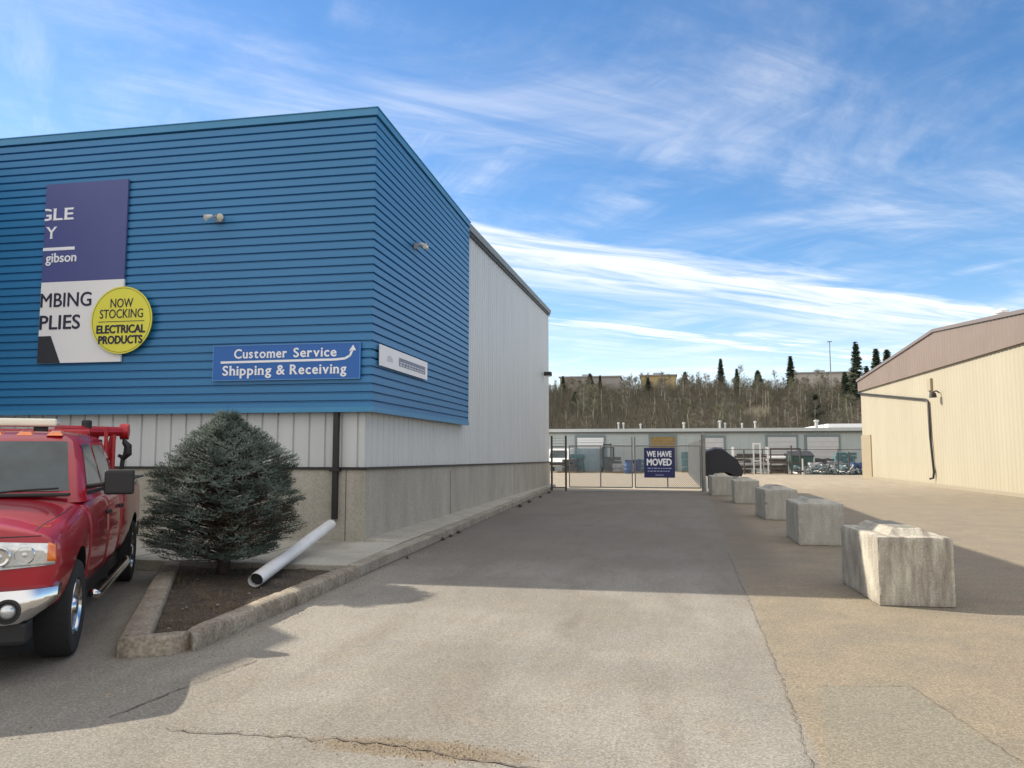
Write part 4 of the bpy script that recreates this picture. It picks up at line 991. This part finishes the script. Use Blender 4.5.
m_ = FB(); m_.box(-55.1, 60.1, YB-.22, YB, 3.38, 3.499); m_.build('gutter', mat('gutter_grey', (.13, .14, .14), .5), fb)
m_ = FB(); m_.box(at(829, YB), 60, YB+1, YB+17, 3.78, 4.15); m_.build('roof_parapet', M_SWHITE, fb)
def roller(p0, p1, ztop_, m, nm='roller_door'):
    x0, x1 = at(p0, YB), at(p1, YB)
    f = FB(); f.box(x0-.18, x1+.18, YB-.10, YB-.05, 0, ztop_+.2); fo_ = f.build(nm, mat('door_frame', (.17, .22, .23), .5), fb)
    d_ = FB(); 
    for k in range(7):
        za, zb_ = ztop_*k/7, ztop_*(k+1)/7-.02; d_.box(x0, x1, YB-.14, YB-.101, za, zb_)
    d_.build('door_panel', m, fo_)
roller(577, 603, 3.0, M_SWHITE); roller(650, 674, 3.05, M_OCHRE); roller(704, 722, 2.95, M_DOORG); roller(766, 794, 3.0, M_DOORG); roller(805, 836, 3.0, M_DOORG)
roller(500, 530, 3.0, M_DOORG); roller(880, 910, 3.0, M_DOORG)
for p_, h_, r_ in ((618, .75, .09), (623, .7, .09), (640, .55, .09), (683, .7, .12), (719, .9, .12), (724, .6, .1), (741, .55, .09), (754, .8, .11), (815, .9, .2)):
    m_ = MB(); h_ *= .7; r_ *= .75; m_.lathe([(r_, -.3), (r_, h_), (r_*1.6, h_+.02), (r_*1.5, h_+.14), (.02, h_+.18)], 'z', n=12); o = m_.build('roof_vent', mat('vent_metal', (.42, .43, .42), .6, var=.1), smooth=40); o.location = (at(p_, YB+3), YB+3, 4.0); o.location.z = 3.78+.3*0
    tag(o, 'white vent pipe on the flat roof of the low workshop', 'vent', 'vent pipes on the workshop roof')

# ------------------------------------------------------------------ things stored in the yard
yr = random.Random(31)
def thing_at(name, p_, y_, label, cat, group=None, rz=0):
    t_ = empty(name, (at(p_, y_), y_, 0), rz); tag(t_, label, cat, group); return t_
# dumpster
t_ = thing_at('dumpster', 798, 64.5, 'dark green dumpster in front of the workshop doors', 'dumpster')
M_DG = mat('dumpster_green', (.02, .085, .075), .6, var=.2)
m_ = MB(); m_.loft([[(-.75, -.5, .25), (.75, -.5, .25), (.75, .7, .25), (-.75, .7, .25)], [(-.85, -.8, 1.35), (.85, -.8, 1.35), (.85, .8, 1.7), (-.85, .8, 1.7)]]); m_.build('bin', M_DG, t_, bevel=.02)
m_ = MB(); m_.loft([[(-.9, -.85, 1.36), (.9, -.85, 1.36), (.9, .85, 1.72), (-.9, .85, 1.72)], [(-.9, -.85, 1.42), (.9, -.85, 1.42), (.9, .85, 1.78), (-.9, .85, 1.78)]]); m_.build('lid', M_BLACKP, t_)
for x in (-.9, .85): m_ = MB(); m_.box(x, x+.06, -.3, .5, .7, .95); m_.build('fork_pocket', M_DG, t_)
# pipe racks
def rack(p_, y_, W_, H_, label, colr, n_):
    t_ = thing_at('storage_rack', p_, y_, label, 'rack')
    for x in (-W_/2, W_/2):
        m_ = MB(); m_.box(x-.05, x+.05, -.5, -.4, 0, H_); m_.box(x-.05, x+.05, .4, .5, 0, H_); m_.box(x-.04, x+.04, -.4, .4, H_*.5, H_*.5+.08); m_.build('upright', M_SWHITE if colr == 0 else M_POSTD, t_)
    for z_ in (.35, H_*.55, H_*.9): m_ = MB(); m_.box(-W_/2+.05, W_/2-.05, -.49, -.41, z_, z_+.08); m_.build('beam', mat('rusty_beam', (.13, .06, .05), .7, var=.3) if colr else M_GALV, t_)
    for k in range(n_):
        m_ = MB(); r_ = yr.uniform(.06, .13); L_ = W_*yr.uniform(.7, 1.1); z_ = (.45, H_*.55+.1)[k % 2]+r_+.15*(k//4); x = yr.uniform(-.1, .1)
        m_.tube([(x-L_/2, -.3+.17*(k % 4), z_), (x+L_/2, -.3+.17*(k % 4), z_)], r_, 8)
        m_.build('stored_pipe', (M_DARK, MATS['dark_rock'], M_PIPEW, M_GALV)[yr.randrange(4)], t_)
rack(748, 63.5, 2.6, 2.1, 'white pipe rack holding dark pipes, left of the upright frame', 0, 7)
rack(768, 64.2, 2.4, 1.6, 'low dark rack of pipes behind the upright frame', 1, 8)
rack(735, 64.5, 1.6, 1.3, 'small dark rack of pipes right of the black tarp', 1, 6)
for k, (p_, y_, lb_) in enumerate(((755, 62.6, 'tall pale steel frame standing in the yard left of the dumpster'), (783, 63.2, 'dark steel frame standing between the racks and dumpster'))):
    t_ = thing_at('steel_frame', p_, y_, lb_, 'frame'); H_ = (2.4, 2.0)[k]; W_ = (.25, 1.1)[k]; mm = (M_PIPEW, M_POSTD)[k]
    m_ = MB(); m_.box(-W_-.05, -W_+.05, -.05, .05, 0, H_); m_.box(W_-.05, W_+.05, -.05, .05, 0, H_); m_.build('upright', mm, t_)
    m_ = MB(); m_.box(-W_+.05, W_-.05, -.05, .05, H_-.12, H_); m_.box(-W_+.05, W_-.05, -.045, .045, H_*.4, H_*.4+.1); m_.build('crossbar', mm, t_)
for k, p_ in enumerate((729, 742, 761, 789, 800, 846)):
    y_ = 62.0; o = MB(); o.tube([(0, 0, 0), (0, 0, (1.5, 1.9, 1.3, 2.2, 1.2, 1.7)[k])], .055, 8); o.box(-.12, .12, -.12, .12, 0, .02)
    o = o.build('marker_post', (M_PIPEW, M_POSTD)[k % 2]); o.location = (at(p_, y_), y_, 0)
    tag(o, ('pale post in the yard just right of the black tarp', 'dark post before the left pipe rack', 'pale post between the tall frame and the low rack', 'dark post just left of the dumpster', 'short pale post in front of the dumpster', 'dark post before the teal crates by the right roller door')[k], 'post', 'posts in the storage yard')
# crates, pallets of fittings, barrels
def pallet_load(p_, y_, W_, H_, label, m):
    t_ = thing_at('pallet_stack', p_, y_, label, 'pallet', 'loaded pallets in the yard', yr.uniform(-.3, .3))
    m_ = MB()
    for k in range(5): m_.box(-W_/2+k*W_/4.6, -W_/2+k*W_/4.6+W_*.13, -.5, .5, .10, .13)
    for k in (-1, 0, 1): m_.box(-W_/2, W_/2, k*.42-.04, k*.42+.04, 0, .098)
    m_.build('pallet', mat('pallet_wood', (.25, .17, .09), .9, var=.3), t_)
    m_ = MB(); z_ = .135; 
    while z_ < H_: 
        h_ = yr.uniform(.22, .4); x0 = -W_/2+yr.uniform(0, .1)
        while x0 < W_/2-.15:
            w_ = yr.uniform(.2, .45); m_.box(x0, min(W_/2, x0+w_), -.45+yr.uniform(0, .1), .45, z_, z_+h_*yr.uniform(.75, 1)); x0 += w_+.02
        z_ += h_
    m_.build('load', m, t_, bevel=.015)
M_L = [mat('load_dark', (.05, .055, .06), .7, var=.4), mat('load_brown', (.16, .09, .05), .8, var=.3), mat('load_teal', (.07, .17, .19), .6, var=.2), mat('load_white', (.6, .6, .6), .6, var=.1), mat('load_navy', (.03, .05, .16), .6, var=.2), mat('load_grey', (.25, .26, .27), .6, var=.2)]
for p_, y_, W_, H_, k, lb_ in ((741, 65.5, 1.2, 1.3, 1, 'brown crates stacked on a pallet beside the pipe racks'), (775, 65.6, 1.3, 1.2, 0, 'dark crates on a pallet left of the dumpster'),
    (812, 63.6, 1.1, .9, 3, 'white boxes on a pallet just right of the dumpster'), (822, 64.6, 1.4, .9, 0, 'low dark scrap on a pallet before the right roller door'),
    (832, 63.4, 1.2, .8, 5, 'grey fittings on a pallet before the right roller door'), (842, 65.0, 1.6, 1.5, 2, 'teal crates piled high beside the right roller door'),
    (570, 63.5, 1.3, 1.0, 0, 'dark crates on a pallet behind the left gate leaf'), (577, 65, 1.1, 1.4, 2, 'teal crates left of the grey-blue container'),
    (612, 64, 1.4, 1.3, 0, 'dark crates just right of the grey-blue container'), (622, 63, 1.6, .7, 5, 'low grey load on a pallet behind the left gate leaf'),
    (632, 64.5, 1.3, .9, 4, 'navy boxes on a pallet behind the middle of the gate'), (642, 65.5, 1.2, .8, 2, 'low teal boxes on a pallet behind the navy sign'), (690, 66.5, 1.6, 1.6, 2, 'tall teal crates behind the right fence of the gate'),
    (722, 65.5, 1.6, 1.0, 5, 'grey boxes on a pallet above the black tarp')):
    pallet_load(p_, y_, W_, H_, lb_, M_L[k])
brl = None
for k, (p_, y_) in enumerate(((850, 62.3), (857, 62.6), (853.5, 63.4), (627, 62), (868, 62.4))):
    t_ = thing_at('barrel', p_, y_, ('blue barrel by the corner of the beige building', 'navy barrel closest to the beige wall corner', 'blue barrel behind the front pair near the beige building', 'dark blue barrel behind the left gate leaf', 'blue barrel half hidden by the beige wall corner')[k], 'barrel', 'barrels in the yard')
    m_ = MB(); m_.lathe([(.28, 0), (.29, .02), (.29, .3), (.305, .32), (.29, .34), (.29, .6), (.305, .62), (.29, .64), (.29, .88), (.27, .9), (.26, .88), (.02, .88)], 'z', n=18); m_.build('drum', mat('barrel_blue', (.03, .08, .22), .5, var=.1), t_, smooth=40)
    m_ = MB(); m_.lathe([(.04, .88), (.04, .91), (.01, .91)], 'z', (.12, .1, 0), 10); m_.build('bung', M_BLACKP, t_)
# scrap heap
sh = MB()
for _ in range(260):
    x, y = yr.gauss(0, 1.3), yr.gauss(0, .6); z_ = abs(yr.gauss(0, .3)); d = Vector((yr.gauss(0, 1), yr.gauss(0, 1), yr.gauss(0, .5))).normalized()*yr.uniform(.15, .5)
    sh.mi = yr.randrange(4); sh.tube([(x-d.x, y-d.y, max(.05, z_-d.z)), (x+d.x, y+d.y, max(.05, z_+d.z))], yr.uniform(.02, .09), 5)
o = sh.build('scrap_pile', [M_L[0], M_L[3], M_L[5], M_L[2]]); o.location = (at(832, 62.6), 62.6, 0); tag(o, 'heap of mixed pipe offcuts in front of the right roller door', 'scrap', kind='stuff')
# container and white van behind the gate
t_ = thing_at('shipping_container', 592, 66.4, 'grey-blue shipping container behind the left gate leaf', 'container')
M_CT = mat('container_paint', (.24, .33, .38), .6, var=.1)
m_ = MB(); bot, top = [], []; x = -1.1
while x < 1.1: 
    for dx_, o_ in ((0, 0), (.04, .04), (.1, .04), (.14, 0)): bot.append((x+dx_, -1.22-o_, .15)); top.append((x+dx_, -1.22-o_, 1.95))
    x += .2
m_.loft([bot, top], cap=False, closed=False); m_.box(-1.15, 1.2, -1.2, 1.2, .12, 2.0); m_.build('shell', M_CT, t_)
for x in (-1.2, 1.15): m_ = MB(); m_.box(x, x+.1, -1.3, -1.2, .05, 2.05); m_.build('corner_post', M_CT, t_)
t_ = thing_at('parked_van', 560, 66, 'white van parked at the far left of the yard behind the fence', 'van')
m_ = MB(); m_.loft([[(-.95, y_, z_) for y_, z_ in ((-2.4, .5), (-2.5, .9), (-1.6, 1.15), (-.9, 1.95), (2.4, 2.0), (2.5, .5))], [(.95, y_, z_) for y_, z_ in ((-2.4, .5), (-2.5, .9), (-1.6, 1.15), (-.9, 1.95), (2.4, 2.0), (2.5, .5))]]); m_.build('body', M_PIPEW, t_, bevel=.08, seg=3)
m_ = MB(); m_.quad((-.75, -1.55, 1.22), (.75, -1.55, 1.22), (.70, -1.02, 1.83), (-.70, -1.02, 1.83)); m_.build('windshield', M_GLASS, t_)
m_ = MB(); m_.box(-.7, .7, -2.53, -2.48, .62, .85); m_.build('grille', M_BLACKP, t_)
for x in (-.85, .85):
    for y in (-1.6, 1.6): m_ = MB(); m_.lathe([(.1, -.1), (.33, -.1), (.34, 0), (.33, .1), (.1, .1)], 'x', (x, y, .34), 20); m_.build('wheel', M_RUBBER, t_, smooth=40)
# forklift
t_ = thing_at('forklift', 607, 65.2, 'dark teal forklift with raised mast behind the left gate leaf', 'forklift')
m_ = MB(); m_.box(-.5, .5, -.3, 1.2, .3, 1.0); m_.box(-.45, .45, .7, 1.25, .3, 1.25); m_.build('body', M_L[2], t_, bevel=.05)
m_ = MB()
for x in (-.45, .45): m_.box(x-.04, x+.04, -.3, -.22, 1.0, 2.05); m_.box(x-.04, x+.04, .9, .98, 1.0, 2.05)
m_.box(-.5, .5, -.35, 1.0, 2.05, 2.10); m_.build('cage', M_BLACKP, t_)
m_ = MB(); 
for x in (-.3, .3): m_.box(x-.05, x+.05, -.62, -.5, .1, 2.4)
m_.box(-.35, .35, -.6, -.52, 1.2, 1.3); m_.box(-.35, .35, -.6, -.52, 2.25, 2.35); m_.build('mast', M_BLACKP, t_)
m_ = MB()
for x in (-.25, .25): m_.box(x-.05, x+.05, -1.6, -.6, .12, .17)
m_.build('fork', M_GALV, t_)
for x in (-.5, .5):
    for y in (-.1, 1.0): m_ = MB(); m_.lathe([(.08, -.09), (.26, -.09), (.27, 0), (.26, .09), (.08, .09)], 'x', (x, y, .28), 18); m_.build('wheel', M_RUBBER, t_, smooth=40)

# ------------------------------------------------------------------ wooded hillside
def tree_mat(nm, a, b): return mat(nm, a, .95, c2=b, scale=.7)
M_TW = [tree_mat('grey_twigs', (.20, .18, .145), (.12, .107, .083)), tree_mat('brown_twigs', (.175, .148, .108), (.105, .087, .063)), tree_mat('pale_twigs', (.21, .195, .155), (.13, .118, .09)), tree_mat('olive_twigs', (.165, .168, .095), (.10, .103, .06))]
M_PALEB = mat('poplar_bark', (.27, .26, .22), .9, var=.25, scale=2)
def bare_tree(seed, H_, mtw, spread=.26):
    rn = random.Random(seed); m_ = MB(); top_ = Vector((rn.gauss(0, .25), rn.gauss(0, .25), H_))
    m_.mi = 0; path = [Vector((0, 0, -.4)), Vector((rn.gauss(0, .08), rn.gauss(0, .08), H_*.35)), Vector((rn.gauss(0, .15), rn.gauss(0, .15), H_*.7)), top_]
    m_.tube(path, [.11, .085, .05, .012], 6)
    def on(t_):
        t_ *= 3; i = min(2, int(t_)); return path[i].lerp(path[i+1], t_-i)
    m_.mi = 1
    def tw(p, q, w_):
        d = (q-p).normalized(); a = d.orthogonal().normalized()*w_; b = d.cross(a)
        m_.add([p+a, p-a*.5+b*.8, p-a*.5-b*.8, q], [(0, 1, 3), (1, 2, 3), (2, 0, 3)])
    for k in range(34):
        t_ = rn.uniform(.22, .97); p = on(t_); an = rn.random()*6.283; ln = H_*spread*(1.08-t_)*rn.uniform(.6, 1.3)+.3
        d = Vector((math.cos(an), math.sin(an), rn.uniform(.6, 1.5))).normalized(); q = p+d*ln; tw(p, q, .032)
        for _ in range(9):
            s_ = rn.uniform(.2, 1); pp = p.lerp(q, s_); d2 = (d*.9+Vector((rn.gauss(0, .5), rn.gauss(0, .5), rn.uniform(0, .6)))).normalized(); qq = pp+d2*ln*rn.uniform(.25, .55); tw(pp, qq, .016)
            for _ in range(3):
                p3 = pp.lerp(qq, rn.uniform(.3, 1)); tw(p3, p3+(d2+Vector((rn.gauss(0, .6), rn.gauss(0, .6), rn.uniform(0, .5)))).normalized()*rn.uniform(.25, .6), .010)
    return m_.build('bare_tree', [M_PALEB, mtw])
protos = [bare_tree(50+k, (6.6, 7.6, 5.6, 8.4, 6.2, 7.2, 5.0)[k], M_TW[k % 4], (.26, .22, .34, .2, .3, .25, .38)[k]) for k in range(7)]
kinds = ['leafless grey poplar among the woods on the hillside', 'leafless brown poplar among the woods on the hillside', 'leafless pale-twigged poplar among the woods on the hillside', 'leafless olive-tinted poplar among the woods on the hillside']
tr = random.Random(77); first = set(); cnt = 0
spots = []
tries = 0
while len(spots) < 290 and tries < 30000:
    tries += 1
    y = (93 + 95*tr.random()**.85) if len(spots) < 195 else tr.uniform(180, 203); b_ = tr.uniform(-.20, .345); x = b_*y
    if any((x-a)**2+(y-c)**2 < 3.5 for a, c in spots): continue
    spots.append((x, y))
for i, (x, y) in enumerate(spots):
    k = tr.randrange(7); o = protos[k]
    s_ = tr.uniform(.60, .92) if y < 170 else tr.uniform(.55, .82)
    if k in first: o = protos[k].copy(); col.objects.link(o)
    first.add(k); o.location = (x, y, hz(x, y)); o.rotation_euler = (0, 0, tr.random()*6.28); o.scale = (s_*1.15, s_*1.15, s_)
    tag(o, kinds[k % 4], 'tree', kinds[k % 4].replace('leafless ', '').replace(' poplar among the woods on the hillside', '')+' poplars on the hillside')
# brush: nobody could count it
bh = MB(); rn = random.Random(5)
for i in range(60000):
    y = 90+118*rn.random()**.8; x = rn.uniform(-.24, .42)*y
    if noise.noise(Vector((x*.08, y*.08, 3))) < -.5: continue
    z_ = hz(x, y); h_ = rn.uniform(.9, 3.2)*(1.5 if y > 178 else 1); lx, ly = rn.gauss(0, .35), rn.gauss(0, .35); w_ = rn.uniform(.015, .04); bh.mi = rn.choice((0, 0, 1, 1, 2, 3, 4))
    bh.add([(x-w_, y, z_-.1), (x+w_, y, z_-.1), (x+lx, y+ly, z_+h_)], [(0, 1, 2)])
    bh.add([(x, y-w_, z_+h_*.2), (x+.02, y+w_, z_+h_*.2), (x+lx+rn.gauss(0, .4), y+ly, z_+h_*.85)], [(0, 1, 2)])
tag(bh.build('brush', M_TW+[mat('dark_brush', (.035, .035, .022), 1)]), 'tangled leafless brush covering the hillside', 'brush', kind='stuff')
# conifers
M_CON = needle_material('conifer_needles', (.035, .052, .032), (.085, .11, .068), (.055, .076, .046))
def conifer(seed, H_, W_):
    rn = random.Random(seed); t_ = empty('conifer_tree'); m_ = MB(); m_.tube([(0, 0, -.4), (0, 0, H_*.97)], [.16, .02], 6); m_.build('trunk', M_BARK, t_)
    m_ = MB(); z_ = H_*.10
    while z_ < H_:
        rr = (W_*(1-z_/H_)**.9)*rn.uniform(.75, 1.1)+.05
        for k in range(12):
            an = rn.random()*6.283; r_ = rr*rn.uniform(.55, 1.1); o_ = Vector((math.cos(an), math.sin(an), 0)); p = Vector((0, 0, z_+rn.uniform(-.25, .25))); tip = p+o_*r_+Vector((0, 0, -.25*r_)); s_ = o_.cross(Vector((0, 0, 1)))
            for j in range(11):
                q = p.lerp(tip, rn.uniform(.15, 1)); e = (o_*rn.uniform(.1, .5)+s_*rn.uniform(-.7, .7)+Vector((0, 0, rn.uniform(-.3, .15))))*.5*rn.uniform(.5, 1); w2 = Vector((rn.gauss(0, 1), rn.gauss(0, 1), rn.gauss(0, 1))).normalized()*.085
                m_.add([q-w2, q+w2, q+e], [(0, 1, 2)])
        z_ += H_*.017
    m_.build('crown', M_CON, t_); return t_
cp = [conifer(1, 7.5, 1.15), conifer(2, 6, 1.7), conifer(3, 9, 1.45)]; used = set()
cons = [(721, 190, 0, .98, 'lone dark conifer rising above the middle of the wooded ridge'), (791, 188, 0, .95, 'dark conifer on the ridge left of the tall thin pole'),
        (857, 150, 2, 1.05, 'tall dark conifer just left of the brown gable'), (877, 170, 0, 1.05, 'conifer poking up behind the left end of the brown gable'), (888, 172, 0, .95, 'small conifer tip behind the brown gable slope'),
        (685, 186, 1, .85, 'broad low conifer right of the tan hilltop building'), (590, 184, 1, .80, 'broad conifer before the left hilltop building'), (600, 182, 0, .70, 'narrow conifer at the left hilltop building'),
        (648, 176, 1, .7, 'short conifer in front of the tan hilltop building'), (758, 170, 1, .95, 'broad dark conifer in the middle of the woods'), (563, 180, 0, .6, 'small conifer near the white wall end on the ridge'),
        (845, 162, 1, .8, 'squat conifer left of the tallest one'), (737, 182, 0, .75, 'slim conifer right of the lone ridge conifer'), (575, 150, 1, .6, 'small conifer low in the woods at far left'), (815, 140, 1, .55, 'small conifer low on the slope above the right roller door'), (867, 160, 1, .9, 'dense conifer at the edge of the brown gable')]
TOPS = [362, 361, 349, 356, 357, 374, 374, 376, 379, 374, 376, 377, 372, 392, 398, 372]
for (p_, y_, k, s_, lb_), yt in zip(cons, TOPS):
    x = at(p_, y_); loc = (x, y_, hz(x, y_)); s_ = max(.5, (1.7+(452-yt)*y_/770-loc[2])/(7.5, 6, 9)[k])
    if k in used: dup(cp[k], loc, tr.random()*6, (s_*1.35*tr.uniform(.85, 1.35), s_*1.35*tr.uniform(.85, 1.35), s_), lb_, 'conifers on the ridge').__setitem__('category', 'tree')
    else: cp[k].location = loc; cp[k].scale = (s_*1.35, s_*1.35, s_); used.add(k); tag(cp[k], lb_, 'tree', 'conifers on the ridge')
# buildings along the ridge
M_HT = mat('hilltop_tan', (.42, .32, .16), .7, var=.1); M_HG = mat('hilltop_grey', (.30, .28, .27), .7, var=.1)
def hilltop(p0, p1, y_, z0, z1, m, label, nwin):
    x0, x1 = at(p0, y_), at(p1, y_); t_ = empty('hilltop_building', ((x0+x1)/2, y_, z0)); tag(t_, label, 'building'); W_ = (x1-x0)/2; H_ = z1-z0
    q = MB(); q.box(-W_, W_, 0, 14, -6, H_); q.build('wall', m, t_); q = MB(); q.box(-W_-.4, W_+.4, -.4, 14.4, H_, H_+.35); q.build('roof', M_ROOFM, t_)
    q = MB(); q.box(-W_*.3, -W_*.3+3, 4, 7, H_+.35, H_+1.3); q.build('roof_unit', M_GALV, t_)
    for k in range(nwin): x = -W_+2*W_*(k+.5)/nwin; q = MB(); q.box(x-.8, x+.8, -.06, -.01, H_-2.4, H_-1.0); q.build('window', M_GLASS, t_)
hilltop(641, 676, 225, 15, 23.6, M_HT, 'tan flat-roofed building on the hilltop behind the bare trees', 0)
hilltop(560, 620, 230, 15, 24.0, M_HG, 'grey-brown flat-roofed building on the hilltop at far left', 0)
hilltop(796, 858, 240, 15, 25.0, mat('hilltop_pale', (.42, .39, .36), .7, var=.1), 'long pale building on the hilltop behind the thin pole', 0)
x = at(831, 190); t_ = empty('light_pole', (x, 190, hz(x, 190))); tag(t_, 'tall thin light pole rising above the wooded ridge', 'pole')
q = MB(); q.tube([(0, 0, -1), (0, 0, 13.5)], [.16, .09], 8); q.build('pole', M_POST, t_); q = MB(); q.box(-.5, .5, -.1, .1, 13.3, 13.5); q.build('crossarm', M_POST, t_)
